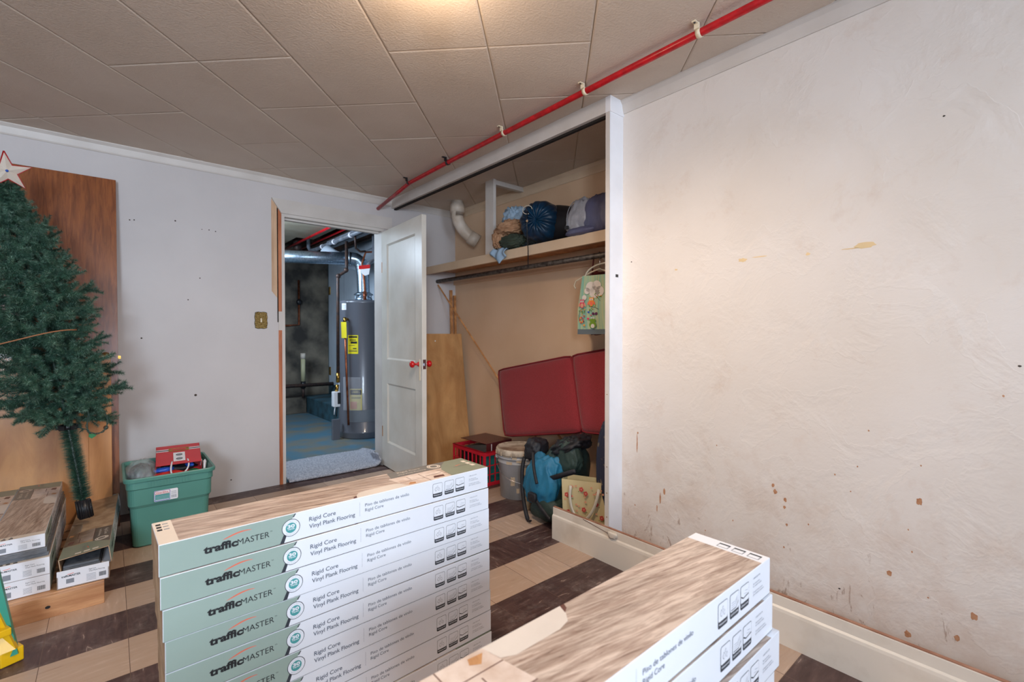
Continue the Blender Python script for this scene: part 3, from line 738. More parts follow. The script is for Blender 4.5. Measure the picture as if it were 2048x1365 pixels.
HXc, HYc, HR = 2.175, 5.14, .272
t = thing('water_heater', (HXc, HYc, 0), 'tall dark grey cylindrical water heater seen through the doorway', 'water heater')
b = MB(); b.lathe([(HR - .01, 0), (HR, .01), (HR, .055), (HR + .004, .06), (HR + .004, .075), (HR, .08), (HR, 1.46), (HR + .003, 1.465), (HR + .003, 1.49), (HR - .02, 1.5), (0, 1.502)], (HXc, HYc, 0), m_tank, 64)
b.build('tank', t)
b = MB()
b.lathe([(.10, 1.502), (.09, 1.54), (.06, 1.56), (.075, 1.575), (.075, 1.60)], (HXc, HYc, 0), m_galv, 32)
for a in range(4):
    b.tube([(HXc + .1 * math.cos(a * 1.57), HYc + .1 * math.sin(a * 1.57), 1.5), (HXc + .085 * math.cos(a * 1.57), HYc + .085 * math.sin(a * 1.57), 1.585)], .004, m_galv, 6)
b.lathe([(.105, 1.57), (.105, 1.578), (.07, 1.6)], (HXc, HYc, 0), m_galv, 32)
b.build('draft_hood', t)
def on_tank(azi, z, w, h, m, name, lab=None, off=.0015, extra=None, tilt=0):
    # curved label patch centred at azimuth azi (rad)
    b = MB(); n = 8
    def pt(u, v, o=off):
        a = azi + ((u - .5) * w + (v - .5) * h * tilt) / HR; r = HR + o; return Vector((HXc + r * math.cos(a), HYc + r * math.sin(a), z + (v - .5) * h))
    b.grid(lambda u, v: pt(u, v), n, 2, m)
    if extra:
        for (u0, u1, v0, v1, mm) in extra: b.grid(lambda u, v: pt(u0 + (u1 - u0) * u, v0 + (v1 - v0) * v, off + .001), 4, 1, mm)
    o = b.build(name, t)
    if lab: o['label'] = lab
    return o
camaz = math.atan2(-HYc, -HXc)                    # azimuth facing the camera
az = lambda px: camaz + math.asin(max(-1, min(1, (px - 727) * 5.3 / 945 / HR)))
on_tank(az(707), 1.02, .115, .20, m_yellow, 'energy_label', 'yellow energy guide label',
        extra=[(.08, .92, .86, .95, m_inkblk), (.3, .9, .55, .66, m_inkblk), (.2, .8, .72, .76, m_inkblk), (.5, .85, .26, .31, m_inkblk), (.1, .9, .12, .15, m_ink_shade), (.1, .9, .18, .2, m_ink_shade), (.1, .7, .44, .46, m_ink_shade)])
on_tank(az(691), 1.43, .07, .075, m_white, 'white_tag_label', extra=[(.1, .9, .2 + .15 * i, .25 + .15 * i, m_greyink) for i in range(4)])
on_tank(az(680), .64, .07, .38, m_white, 'instruction_label', 'long white instruction label',
        extra=[(.12, .88, .05 + .04 * i, .065 + .04 * i, m_greyink) for i in range(22)] + [(.1, .9, .95, .975, m_inkblk)])
on_tank(az(712), .43, .13, .23, m_manila, 'manual', 'yellow instruction booklet in a plastic sleeve', off=.006,
        extra=[(.05, .95, .72, .95, m_inkblk), (.05, .6, .06, .4, m_rosepale), (.15, .9, .6, .62, m_ink_shade), (.2, .8, .82, .85, m_manila), (.25, .75, .88, .9, m_manila), (.15, .9, .55, .57, m_ink_shade)])
on_tank(az(704), .49, .20, .36, m_plastic, 'plastic_sleeve', off=.009)
on_tank(az(725), .25, .30, .13, M('access_panel_grey', rgb(122, 128, 136), .4), 'access_panel', off=.003)
b = MB()   # temperature relief valve and copper discharge pipe
a = az(698); p = Vector((HXc + (HR + .05) * math.cos(a), HYc + (HR + .05) * math.sin(a), 1.28))
b.tube([Vector((HXc + HR * math.cos(a), HYc + HR * math.sin(a), 1.29)), p + Z_ * .01], .014, m_brass, 12)
b.tube([p + Z_ * .03, p - Z_ * .03], .016, m_brass, 12)
rv_ = b.build('relief_valve', t)
b = MB(); b.tube([p - Z_ * .02, p - Z_ * .5 + Vector((.012, -.006, 0)), p + Vector((.03, -.015, -1.12))], .011, m_copper, 12); b.build('discharge_pipe', rv_)
b = MB(); pp = p + Vector((.025, -.03, -.02))
b.add([pp + Vector((-.065, .03, .0)), pp + Vector((-.020, -.0, .0)), pp + Vector((-.015, 0, -.17)), pp + Vector((-.06, .03, -.17))], [(0, 1, 2, 3)], m_yellow)
b.build('hang_tag', rv_, solid=.001)
b = MB(); a = az(677) ; q = Vector((HXc + HR * math.cos(a), HYc + HR * math.sin(a), .36))
dq_ = Vector((-.8, -.6, 0)); b.tube([q, q + dq_ * .05], .012, m_brass, 10); b.tube([q + dq_ * .05, q + dq_ * .06 + Vector((.02, -.03, .02))], .016, m_brass, 10); b.build('drain_valve', t)
b = MB(); b.box(1.76, 1.83, 4.93, 5.0, .37, .53, m_white, bev=.008); b.box(1.80, 1.832, 4.925, 4.93, .40, .52, m_inkblk)
b.tube([(1.80, 4.96, .53), (1.81, 4.96, .6)], .018, m_brass); b.tube([(1.80, 4.95, .37), (1.795, 4.95, .27)], .006, m_black); b.tube([(1.78, 4.95, .37), (1.77, 4.95, .29)], .005, m_white)
b.build('gas_control', t)
b = MB(); b.box(1.79, 1.87, 5.05, 5.09, 0, .22, m_tank, bev=.004); o = b.build('combustion_box', t)
# flue
t = thing('flue_duct', (HXc, HYc, 1.6), 'shiny galvanised flue duct rising from the water heater and turning left', 'duct')
b = MB(); R0 = .068
b.tube([(HXc, HYc, 1.59), (HXc - .005, HYc + .0, 1.80)], R0, m_galv, 24, caps=False); b.build('flue_pipe', t)
for z in (1.62,): pass
b = MB()
pts = bez([(HXc - .005, HYc, 1.80), (HXc - .01, HYc, 1.90), (HXc - .03, HYc + .01, 1.975), (HXc - .12, HYc + .045, 1.975)], 6)
b.tube(pts, R0 + .003, m_galv, 24, caps=False, smooth=False); b.build('elbow', t)
b = MB(); b.tube([(HXc - .11, HYc + .04, 1.975), (1.45, 5.526, 1.975), (.2, 6.18, 1.975)], R0, m_galv, 28); b.build('duct_run', t)
b = MB()
for k in (0.02, .05): 
    c = Vector((HXc - .11, HYc + .04, 1.975)) + Vector((-.88, .47, 0)) * k; b.tube([c, c + Vector((-.88, .47, 0)) * .012], R0 + .006, m_galv, 24)
b.build('joint_band', t)
tag(MB().tube([(HXc + .06, HYc + .35, 1.96), (HXc - .18, HYc + .42, 2.03), (1.93, 5.65, 2.1)][::-1] + [(2.51, 5.35, 2.15)], .085, m_utilwall, 20).build('insulated_duct'), 'pale insulated duct running behind the flue elbow under the joists', 'duct')
# pipes
tag(MB().tube([(1.79, YB + .13, 2.27), (1.79, 6.95, 2.27)], .0145, m_red, 12).build('red_pipe'), 'red pipe strapped below the utility room ceiling board', 'pipe')
tag(MB().tube([(2.02, YB + .13, 2.31), (2.02, UB - .01, 2.31)], .012, m_red, 10).build('red_pipe'), 'thinner red pipe between the dark joists of the utility room', 'pipe')
t = thing('grey_water_pipe', (1.98, 5.3, 2.2), 'grey painted pipe running under the utility joists beside the red pipes', 'pipe')
b = MB(); b.tube([(1.955, 6.35, 2.42), (1.955, 6.35, 2.25), (1.965, 6.3, 2.2), (1.985, 6.15, 2.2), (1.985, YB + .14, 2.2)], .024, m_greypipe, 14); b.build('pipe_run', t)
b = MB(); b.box(2.03, 2.10, 4.3, 5.9, 2.19, 2.27, m_greypipe, bev=.004); b.build('pipe_cover', t)
for y in (5.9, 5.5, 5.0): b = MB(); b.tube([(1.985, y, 2.2), (1.985, y + .03, 2.2)], .030, m_rope, 12); b.build('pipe_collar', t)
t = thing('old_valve_cluster', (1.85, 6.5, 2.2), 'dark iron pipe fittings hanging past the ceiling board edge', 'pipe')
b = MB(); b.tube([(1.86, 6.5, 2.42), (1.86, 6.5, 2.16)], .05, m_iron, 12); b.tube([(1.70, 6.45, 2.2), (1.95, 6.45, 2.2)], .02, m_iron, 8); b.build('fitting', t)
t = thing('gas_pipe', (1.85, 5.0, .3), 'dark iron gas pipe dropping beside the water heater', 'pipe')
b = MB(); b.tube([(1.925, 4.99, 2.12), (1.925, 4.99, 1.83), (1.915, 4.99, 1.80), (1.85, 5.0, 1.755), (1.835, 5.0, 1.72), (1.825, 4.985, .62)], .0165, m_iron, 12); b.build('pipe_run', t)
for c in ((1.92, 4.99, 1.815), (1.84, 5.0, 1.745)):
    b = MB(); b.sup(c, (.026, .026, .028), m_iron, n=12); b.build('pipe_elbow', t)
b = MB(); b.tube([(1.826, 4.985, .72), (1.825, 4.985, .62)], .02, m_brass, 10); b.build('brass_fitting', t)
t = thing('copper_line', (2.10, 7.27, 1.25), 'thin copper pipe with a valve on the dark concrete wall', 'pipe')
b = MB(); b.tube([(2.10, 7.28, 1.92), (2.10, 7.28, 1.27), (1.95, 7.28, 1.255), (1.3, 7.28, 1.25)], .014, m_copper, 8); b.build('pipe_run', t)
b = MB(); b.sup((2.10, 7.27, 1.6), (.04, .03, .045), m_black, n=12); b.build('valve', t)
tag(MB().tube([(2.085, 7.05, .453), (2.085, 7.05, .79)], .03, m_pvcold, 14).tube([(2.085, 7.05, .78), (2.085, 7.05, .86)], .034, m_pvc, 14).tube([(2.085, 7.05, .36), (2.085, 7.05, .46)], .034, m_black, 14).tube([(2.085, 7.05, .226), (2.085, 7.05, .37)], .02, m_iron, 10).build('drain_standpipe'), 'yellowed plastic standpipe in front of the concrete wall', 'pipe')
tag(MB().tube([(1.2, 7.03, .41), (2.5, 7.03, .40)], .026, m_iron, 10).build('floor_pipe'), 'dark reddish pipe running low along the concrete wall', 'pipe')
t = thing('water_supply_pipes', (2.3, 5.1, 1.6), 'brown copper supply pipes above the water heater', 'pipe')
b = MB(); b.tube([(2.13, 5.0, 1.50), (2.13, 5.0, 1.62), (2.11, 4.98, 1.76), (2.10, 5.0, 1.9), (2.14, 5.0, 2.03), (2.3, 4.95, 2.05), (2.52, 4.9, 2.05)], .011, m_copper, 10)
b.tube([(2.13, 5.0, 1.5), (2.13, 5.0, 1.60)], .019, m_copper, 10); b.build('hot_water_line', t)
b = MB(); b.tube([(2.02, 5.0, 2.3), (2.03, 5.0, 2.06), (2.08, 5.0, 2.03), (2.14, 5.0, 2.04)], .012, m_iron, 10); b.build('cold_water_line', t)
tag(MB().tube([(2.22, 4.96, 2.3), (2.22, 4.96, 1.96), (2.17, 4.97, 1.91), (2.14, 4.98, 1.83)], .022, m_greypipe, 12).build('grey_drop_pipe'), 'short grey pipe dropping from the joists behind the flue', 'pipe')
for x, lab in ((2.335, 'thin brown riser pipe nearer the flue'), (2.43, 'thin brown riser pipe nearer the door edge')):
    tag(MB().tube([(x, 5.13, 1.5), (x, 5.12, 1.8), (x + .02, 5.1, 2.05), (x + .02, 5.1, 2.3)], .011, m_iron, 8).build('riser_pipe'), lab, 'pipe', 'riser pipes behind the water heater')
tag(MB().box(2.35, 2.5, 3.99, 4.10, 0, .26, m_bluedark, bev=.01).build('step_block').copy() if False else MB().box(2.33, 2.5, 4.72, 4.84, 0, .26, m_bluedark, bev=.01).build('concrete_block'), 'blue painted block on the floor right of the water heater', 'block')
tag(MB().add([(2.02, 4.9, 1.86), (2.12, 4.84, 1.875), (2.12, 4.84, 1.835), (2.02, 4.9, 1.82)], [(0, 1, 2, 3)], m_redknob).add([(2.03, 4.893, 1.82), (2.12, 4.84, 1.835), (2.11, 4.845, 1.77), (2.075, 4.87, 1.755), (2.045, 4.885, 1.78)], [(0, 1, 2, 3, 4)], m_white).build('warning_tag', solid=.001), 'white warning tag with a red top wired to the flue', 'tag')
t = thing('pull_chain_socket', (1.3, 5.2, 2.28), 'small socket with a wire on the utility ceiling board', 'socket')
b = MB(); b.lathe([(.03, 0), (.03, -.03), (0, -.035)], (1.37, 4.95, 2.30), m_greypipe, 14); b.build('socket', t)
b = MB(); b.tube([(1.39, 4.95, 2.285), (1.75, 4.78, 2.293)], .004, m_black, 6); b.build('cable', t)

# doorway rug
b = MB()
def rugf(u, v):
    x = 1.02 + u * .79 + v * .05; y = 3.80 + v * .60 + .03 * math.sin(u * 3) + (-.045) * math.sin(u * math.pi) * (1 - v)
    if y < 3.97: x = min(x, 1.762)
    lift = max(0, (u - .86) / .14); x -= lift * lift * .035
    z = .016 + .006 * abs(math.sin(v * 26)) * (1 if v < .25 else .3) + .09 * lift ** 2 * (1 - v) ** .5 + .003 * noise.noise(Vector((u * 60, v * 60, 0)))
    return Vector((x, y, z))
b.grid(rugf, 90, 60, m_rug)
tag(b.build('doorway_rug', solid=.012), 'grey and white looped rug lying across the doorway', 'rug')

# ================================================================ CLOSET
t = thing('closet_shelf', (2.36, 2.6, 1.70), 'cream painted closet shelf with a deep front edge', 'shelf')
b = MB(); b.box(2.22, XC, 1.522, YB, 1.722, 1.74, m_shelf); b.build('shelf_board', t)
b = MB(); b.box(2.2, 2.222, 1.522, YB, 1.675, 1.742, m_shelf, bev=.0015); b.box(2.222, XC - .021, 1.53, YB - .01, 1.715, 1.722, m_stick); b.build('front_edge', t)
tag(MB().tube([(2.33, 1.522, 1.622), (2.33, YB, 1.622)], .0175, m_rod, 18).build('closet_rod'), 'grey metal closet rod under the shelf', 'rod')
# vent pipe
t = thing('vent_pipe', (2.34, 3.45, 2.1), 'white plastic vent pipe elbow coming down from the closet ceiling', 'pipe')
b = MB(); r0 = .052
b.tube([(2.335, 3.49, HC), (2.335, 3.49, 2.17)] + bez([(2.335, 3.49, 2.17), (2.335, 3.48, 2.08), (2.40, 3.43, 2.0), (2.47, 3.39, 1.95)], 10), r0, m_pvc, 24); b.build('pipe_bend', t)
b = MB(); b.tube([(2.335, 3.49, 2.27), (2.335, 3.49, 2.20)], r0 + .011, m_pvc, 28); b.build('coupling', t)
b = MB(); b.tube([(2.415, 3.42, 1.99), (2.475, 3.38, 1.945)], r0 + .008, m_pvc, 28); b.build('coupling', t)
# plywood
b = MB(); a = math.atan2(.14, 1.11)
MP = Matrix.Translation((1.90, 3.50, 0)) @ Matrix.Rotation(-.135, 4, 'X')
b.box(0, .585, 0, .018, 0, 1.145, m_ply, mtx=MP); b.disc((.30 + 1.9, 1.08), .006, m_white, MP @ Vector((-1.9, -.001, 0)), X_, MP.to_3x3() @ Z_, .0005, 12)
tag(b.build('plywood_sheet'), 'birch plywood sheet leaning behind the open door', 'plywood')
# sticks
tag(MB().tube([(2.33, YB - .012, 1.59), (2.41, 3.0, .76), (2.47, 2.40, .14)], .0085, m_stick, 4, smooth=False).build('wood_strip'), 'long thin wood strip leaning diagonally across the closet back wall', 'wood strip')
tag(MB().box(0, .024, 0, .02, 0, 1.55, m_stick, mtx=Matrix.Translation((2.43, 3.70, .002)) @ Matrix.Rotation(R(-3.5), 4, 'X') @ Matrix.Rotation(R(1.0), 4, 'Y')).build('wood_batten'), 'upright wood batten behind the plywood, left one', 'wood strip', 'battens behind the plywood')
tag(MB().box(0, .022, 0, .02, 0, 1.50, m_stick, mtx=Matrix.Translation((2.462, 3.70, .002)) @ Matrix.Rotation(R(-3.2), 4, 'X') @ Matrix.Rotation(R(1.2), 4, 'Y')).build('wood_batten'), 'slightly shorter wood batten behind the plywood, right one', 'wood strip', 'battens behind the plywood')
tag(MB().tube([(2.50, 2.52, .50), (2.42, 2.05, .12)], .010, m_stick, 4, smooth=False).build('wood_strip'), 'yellowish wood strip poking out between the bucket and the backpack', 'wood strip')

# clothes, sacks on shelf
zs = 1.742
e_ = lambda a, b_, c: __import__('mathutils').Euler((R(a), R(b_), R(c)))
def rest(b, z):       # drop a mesh so that it rests at z
    m = min(v.z for v in b.v)
    for v in b.v: v.z += z - m
    return b
def cloth(name, parts, lab, cat, grp=None, z=None):
    b = MB()
    for c, r, m, amp, fr, sd, fold in parts: b.sup(c, r, m, .9, amp, fr, sd, 72, fold=fold)
    if z is not None: rest(b, z)
    o = b.build(name); tag(o, lab, cat, grp); return o
G = 'clothes heaped on the closet shelf'
cloth('blue_shirt', [((2.30, 2.655, 1.93), (.085, .105, .095), m_denim, .30, 9, 3, (1, 1.4, .8)), ((2.36, 2.62, 1.83), (.08, .10, .08), m_denim, .25, 9, 8, (1, 1, 1))], 'pale blue garment bunched on top of the clothes heap', 'clothing', G, zs + .04)
cloth('tan_trousers', [((2.235, 2.645, 1.87), (.085, .125, .060), m_tan, .30, 8, 5, (1, .5, 2.6)), ((2.21, 2.74, 1.815), (.05, .06, .075), m_tan, .3, 8, 6, (2, 2, .6))], 'tan trousers folded over the front of the clothes heap', 'clothing', G, zs + .01)
cloth('olive_shirt', [((2.215, 2.60, 1.785), (.06, .12, .048), m_olive, .25, 7, 7, (1, .6, 2))], 'dark olive garment tucked under the tan trousers', 'clothing', G, zs + .002)
cloth('grey_shirt', [((2.30, 2.80, 1.79), (.08, .085, .055), m_greyshirt, .35, 8, 12, (1, 1, 1))], 'grey garment at the left of the clothes heap', 'clothing', G, zs)
b = MB()
def slv(u, v):
    y = 2.80 - u * .17; hang = .10 * (1 - abs(u - .55) * 1.2)
    if v < .4: return Vector((2.28 - .095 * v / .4, y, zs + .012 + .006 * math.sin(u * 20)))
    w = (v - .4) / .6
    return Vector((2.185 - .012 * math.sin(w * 3) - .006 * math.sin(u * 14), y + .01 * math.sin(w * 4), zs + .008 - hang * w + .008 * math.sin(u * 11)))
b.grid(slv, 30, 20, m_denim)
tag(b.build('shirt_sleeve', solid=.006), 'pale blue sleeve hanging over the shelf edge', 'clothing', G)
cloth('pale_shirt', [((2.43, 2.60, 1.90), (.06, .085, .15), m_denim, .30, 9, 15, (2, 2, .6))], 'pale blue cloth standing behind the navy sleeping bag', 'clothing', None, zs)
# navy sleeping bag
E0 = Vector((2.16, 2.30, 1.893)); E1 = Vector((2.46, 2.43, 1.893)); ax = (E1 - E0).normalized()
t = thing('sleeping_bag', (2.26, 2.3, zs), 'navy blue sleeping bag in a drawstring stuff sack on the closet shelf', 'sleeping bag')
b = MB(); n = 96; prof = [(0, .035), (.014, -.004), (.03, .0), (.06, -.012), (.10, 0), (.128, .03), (.142, .08), (.145, .16), (.138, .25)]
side = ax.cross(Z_).normalized(); up = side.cross(ax)
def sackpt(a, r, h, i):
    rr = r * (1 + (.10 * math.exp(-((r - .07) / .05) ** 2) + .02) * math.sin(a * 17 + 2 * math.sin(a * 3)) * .6 + .04 * noise.noise(Vector((math.cos(a) * 2, math.sin(a) * 2, h * 9))))
    sq = 1 - .10 * max(0, -math.sin(a)) ** 2
    return E0 + ax * (h + .010 * math.sin(a * 13 + 1) * (1 if .02 < r < .12 else 0)) + (side * math.cos(a) + up * math.sin(a) * sq) * rr
vs = []
for i, (r, h) in enumerate(prof):
    for k in range(n): vs.append(sackpt(2 * math.pi * k / n, max(r, .0005), h, i))
b.add(vs, [(i * n + k, i * n + (k + 1) % n, (i + 1) * n + (k + 1) % n, (i + 1) * n + k) for i in range(len(prof) - 1) for k in range(n)], m_navy, True)
ge_ = b.build('gathered_end', t)
b = MB(); prof2 = [(.139, .235), (.128, .30), (.105, .42), (.085, .50), (.04, .53), (.001, .535)]
vs = []
for r, h in prof2:
    for k in range(48):
        a = 2 * math.pi * k / 48; cc_ = Vector((2.37, 2.28 - (h - .235) * 1.05, 1.888 - (h - .235) * .12)); p = cc_ + (X_ * math.cos(a) + Z_ * math.sin(a) * .95) * r * (1 + .05 * noise.noise(Vector((math.cos(a) * 3, math.sin(a) * 3, h * 12))))
        vs.append(p)
b.add(vs, [(i * 48 + k, i * 48 + (k + 1) % 48, (i + 1) * 48 + (k + 1) % 48, (i + 1) * 48 + k) for i in range(len(prof2) - 1) for k in range(48)], m_black2, True)
b.build('sack_body', t)
b = MB(); c = E0 - ax * .022 + up * .045 - side * .05
b.tube([c + side * .034 * math.cos(a) * 1 + up * (.028 * math.sin(a) + .02) for a in [2 * math.pi * k / 20 for k in range(17)]], .0028, m_ribbon, 6); b.build('drawstring', ge_)
b = MB(); b.tube([c + up * .01, c - up * .05 - ax * .01, c - up * .13 - ax * .004, Vector((2.17, 2.385, 1.70)), Vector((2.175, 2.39, 1.60))], .0035, m_black, 6); b.sup((2.175, 2.39, 1.592), (.006, .006, .009), m_black, n=10); b.build('cord', t)
b = MB(); b.sup(c - up * .055 - ax * .006, (.008, .008, .011), m_card, n=12); b.build('cord_lock', ge_)
tag(rest(MB().sup((2.46, 2.02, 1.86), (.055, .2, .13), m_waffle, .9, .12, 6, 2, 48), zs).build('waffle_blanket'), 'cream waffle textured blanket behind the navy sleeping bag', 'blanket')
# silver / slate bag
t = thing('nylon_bag', (2.27, 1.9, zs), 'silver and slate blue nylon bag at the right end of the closet shelf', 'bag')
def bagfn(p, u):
    z = p.z
    p.x *= 1 - .35 * max(0, z / .13); p.y *= 1 - .25 * max(0, z / .13)
    if z < 0: p.z = -.115 * (1 - (1 + z / .13) ** 2 * .0) if z < -.115 else z
    return p
b = MB(); b.sup((2.285, 1.985, 1.855), (.105, .115, .135), m_silver, .85, .16, 6, 21, 80, fold=(1, 1.6, .6), fn=bagfn)
for v in b.v: v.z = max(v.z, zs + .002)
b.build('silver_panel', t)
b = MB(); b.sup((2.305, 1.83, 1.85), (.13, .14, .135), m_slate, .85, .10, 5, 23, 72, fold=(1, 1.6, .6))
for v in b.v: v.z = max(v.z, zs + .001)
b.build('slate_panel', t)
b = MB(); b.sup((2.235, 1.95, 1.765), (.07, .13, .028), m_slate, .9, .12, 5, 24, 40); b.build('base_flap', t)
b = MB(); b.tube(bez([(2.24, 2.03, 1.97), (2.195, 2.055, 1.92), (2.18, 2.04, 1.86), (2.18, 2.035, 1.80)], 10), .003, m_greyink, 6); b.box(2.168, 2.18, 2.02, 2.045, 1.785, 1.805, m_inkblk); b.build('drawcord', t)

# cushion
t = thing('seat_cushion', (2.33, 2.35, .35), 'red folding outdoor cushion propped on the bucket against the closet wall', 'cushion')
TL = Vector((2.42, 3.01, .835)); TM = Vector((2.425, 2.206, .982)); TRr = Vector((2.43, 1.62, 1.08))
BL = Vector((2.285, 2.765, .352)); BM = Vector((2.285, 1.99, .505)); BR = Vector((2.285, 1.56, .54))
def pad(a, c, d, e, name):          # TL, TR, BL, BR
    b = MB(); nrm = (c - a).cross(d - a).normalized()
    if nrm.x > 0: nrm = -nrm
    TH = .038
    for sgn in (1, -1):
        def f(u, v):
            p = a.lerp(c, u).lerp(d.lerp(e, u), v)
            # rounded corners
            cu, cv = (u - .5) * 2, (v - .5) * 2
            edge = (1 - abs(cu) ** 8) * (1 - abs(cv) ** 8)
            mid = (a + c + d + e) / 4; k = 1 - .03 * (abs(cu * cv) ** 10)
            p = mid + (p - mid) * k
            return p + nrm * sgn * (TH * max(edge, 0) ** .45 + .003 * noise.noise(Vector((u * 4, v * 4, sgn))))
        b.grid(f, 40, 40, m_cush)
    o = b.build(name, t)
    pts = []
    mid = (a + c + d + e) / 4
    for p, q in ((a, c), (c, e), (e, d), (d, a)):
        for i in range(12):
            w = p.lerp(q, i / 12); s_ = 1 - (.03 if i == 0 else 0.003); pts.append(mid + (w - mid) * s_)
    b = MB(); b.tube([p + nrm * .012 for p in pts] + [pts[0] + nrm * .012], .006, m_cushpipe, 8); b.tube([p - nrm * .012 for p in pts] + [pts[0] - nrm * .012], .006, m_cushpipe, 8)
    b.build('piping', o)
pad(TL, TM, BL, BM, 'cushion_pad'); pad(TM, TRr, BM, BR, 'cushion_pad')
b = MB(); b.tube(bez([BM + Vector((-.02, .0, 0)), (2.24, 2.03, .44), (2.2, 1.96, .36), (2.24, 1.9, .45), BM + Vector((-.02, -.02, 0))], 18), .004, m_cushpipe, 6)
b.tube(bez([BM, (2.22, 1.93, .42), (2.2, 1.93, .40)], 6), .004, m_cushpipe, 6); b.build('tie_cord', t)

# bucket
BX, BY = 2.19, 2.50
t = thing('plaster_bucket', (BX, BY, 0), 'grey compound bucket with a crusted lid under the red cushion', 'bucket')
b = MB(); rs = .128
b.lathe([(rs, 0), (rs + .004, .003), (.146, .24), (.152, .245), (.152, .25), (.147, .252), (.148, .275), (.156, .277), (.156, .283), (.149, .286), (.151, .305), (.145, .31), (.0, .31)], (BX, BY, 0), m_bucket, 48)
for a, z, w, h in ((-2.2, .27, .06, .02), (-2.5, .29, .03, .025), (-2.75, .255, .04, .02), (-2.0, .2, .03, .05), (-2.35, .08, .02, .06), (-2.9, .3, .05, .016), (-2.6, .14, .03, .08), (-1.9, .3, .05, .02)):
    rr = (rs + .018 * z / .24 if z < .245 else .1515) + .0025
    b.grid(lambda u, v: Vector((BX + rr * math.cos(a + (u - .5) * w / .14), BY + rr * math.sin(a + (u - .5) * w / .14), z + (v - .5) * h * (1 + .4 * noise.noise(Vector((u * 5, a, 0)))))), 6, 2, m_mud)
bkb_ = b.build('bucket_body', t)
b = MB(); b.lathe([(.156, .305), (.160, .30), (.163, .305), (.163, .333), (.157, .341), (.148, .342), (.143, .334), (0, .336)], (BX, BY, 0), m_lid, 48)
for k in range(12):
    a = k * .524; b.box(-.004, .004, -.002, .002, .298, .325, m_mud, mtx=Matrix.Translation((BX + .163 * math.cos(a), BY + .163 * math.sin(a), 0)) @ Matrix.Rotation(a, 4, 'Z'))
b.build('lid', t)
b = MB(); c0 = Vector((BX - .11, BY + .105, .27)); c1 = Vector((BX + .03, BY - .16, .12))
b.tube(bez([c0 + Vector((-.01, .0, .0)), (BX - .19, BY + .03, .17), (BX - .17, BY - .1, .13), (BX - .08, BY - .145, .115), (BX - .03, BY - .165, .125)], 16), .0022, m_chrome, 6)
b.sup(c0, (.018, .014, .016), m_bucket, .7, n=12); b.sup((BX - .02, BY - .155, .125), (.016, .012, .012), m_mud, .7, n=12); b.build('bail_handle', bkb_)

# milk crate with binders and books
CX0, CX1, CY0, CY1, CH = 2.09, 2.45, 2.775, 3.19, .255
t = thing('milk_crate', ((CX0 + CX1) / 2, (CY0 + CY1) / 2, 0), 'red plastic milk crate holding binders beside the bucket', 'crate')
b = MB(); b.box(CX0, CX1, CY0, CY1, 0, .012, m_crate, bev=.003); b.build('base', t)
def lattice(o, ux, L, H, name):
    b = MB(); o = Vector(o); ux = Vector(ux); nr = ux.cross(Z_)
    MT = Matrix((( ux.x, nr.x, 0, o.x), (ux.y, nr.y, 0, o.y), (0, 0, 1, o.z), (0, 0, 0, 1)))
    th = .008
    b.box(0, L, -th, th * .4, H - .03, H, m_crate, mtx=MT, bev=.002); b.box(0, L, -th, th * .4, 0, .025, m_crate, mtx=MT, bev=.002)
    b.box(-.004, L + .004, -th * 1.8, th * .4, H - .006, H, m_crate, mtx=MT, bev=.001)
    nc = round(L / .05)
    for i in range(nc + 1):
        w = .014 if i in (0, nc) else .006; x = min(max(L * i / nc, w / 2), L - w / 2); b.box(x - w / 2, x + w / 2, -th * .8, th * .3, 0, H, m_crate, mtx=MT)
        b.box(x - .002, x + .002, -th * 1.4, 0, H - .03, H, m_crate, mtx=MT)
    for z in (.085, .15): b.box(0, L, -th * .7, th * .2, z - .003, z + .003, m_crate, mtx=MT)
    b.build(name, t)
lattice((CX0, CY1, 0), (0, -1, 0), CY1 - CY0, CH, 'lattice_side'); lattice((CX0, CY0, 0), (1, 0, 0), CX1 - CX0, CH, 'lattice_side')
lattice((CX1, CY0, 0), (0, 1, 0), CY1 - CY0, CH, 'lattice_side'); lattice((CX1, CY1, 0), (-1, 0, 0), CX1 - CX0, CH, 'lattice_side')
def book(x, y, z, w, l, h, m, lab, name='book', rot=0, tilt=0, page=m_paper, tx=0):
    MT = Matrix.Translation((x, y, z)) @ Matrix.Rotation(R(rot), 4, 'Z') @ Matrix.Rotation(R(tilt), 4, 'Y') @ Matrix.Rotation(R(tx), 4, 'X')
    t2 = thing(name, (x, y, z), lab, 'book' if name == 'book' else 'binder', 'books and binders in the red crate')
    b = MB(); b.box(0, w, 0, .003, 0, h, m, mtx=MT); b.box(0, w, l - .003, l, 0, h, m, mtx=MT); b.box(0, .003, 0, l, 0, h, m, mtx=MT); b.build('cover', t2)
    b = MB(); b.box(.004, w - .004, .004, l - .004, .004, h - .004, page, mtx=MT); b.build('pages', t2)
    return t2
book(2.12, 2.80, .014, .25, .05, .215, m_tealbook, 'teal covered book standing in the crate behind the red lattice')
book(2.12, 2.86, .014, .25, .04, .205, m_darkbook, 'dark book with yellow specks standing in the crate')
book(2.11, 2.91, .014, .26, .05, .20, m_maroon, 'maroon binder standing in the middle of the crate', 'binder')
book(2.11, 2.97, .014, .26, .05, .20, m_black2, 'black binder standing in the middle of the crate', 'binder')
book(2.11, 3.03, .014, .26, .04, .20, m_quilt, 'patterned dark book near the back of the crate')
book(2.11, 3.08, .014, .26, .05, .20, m_darkbook, 'dark green book at the far end of the crate')
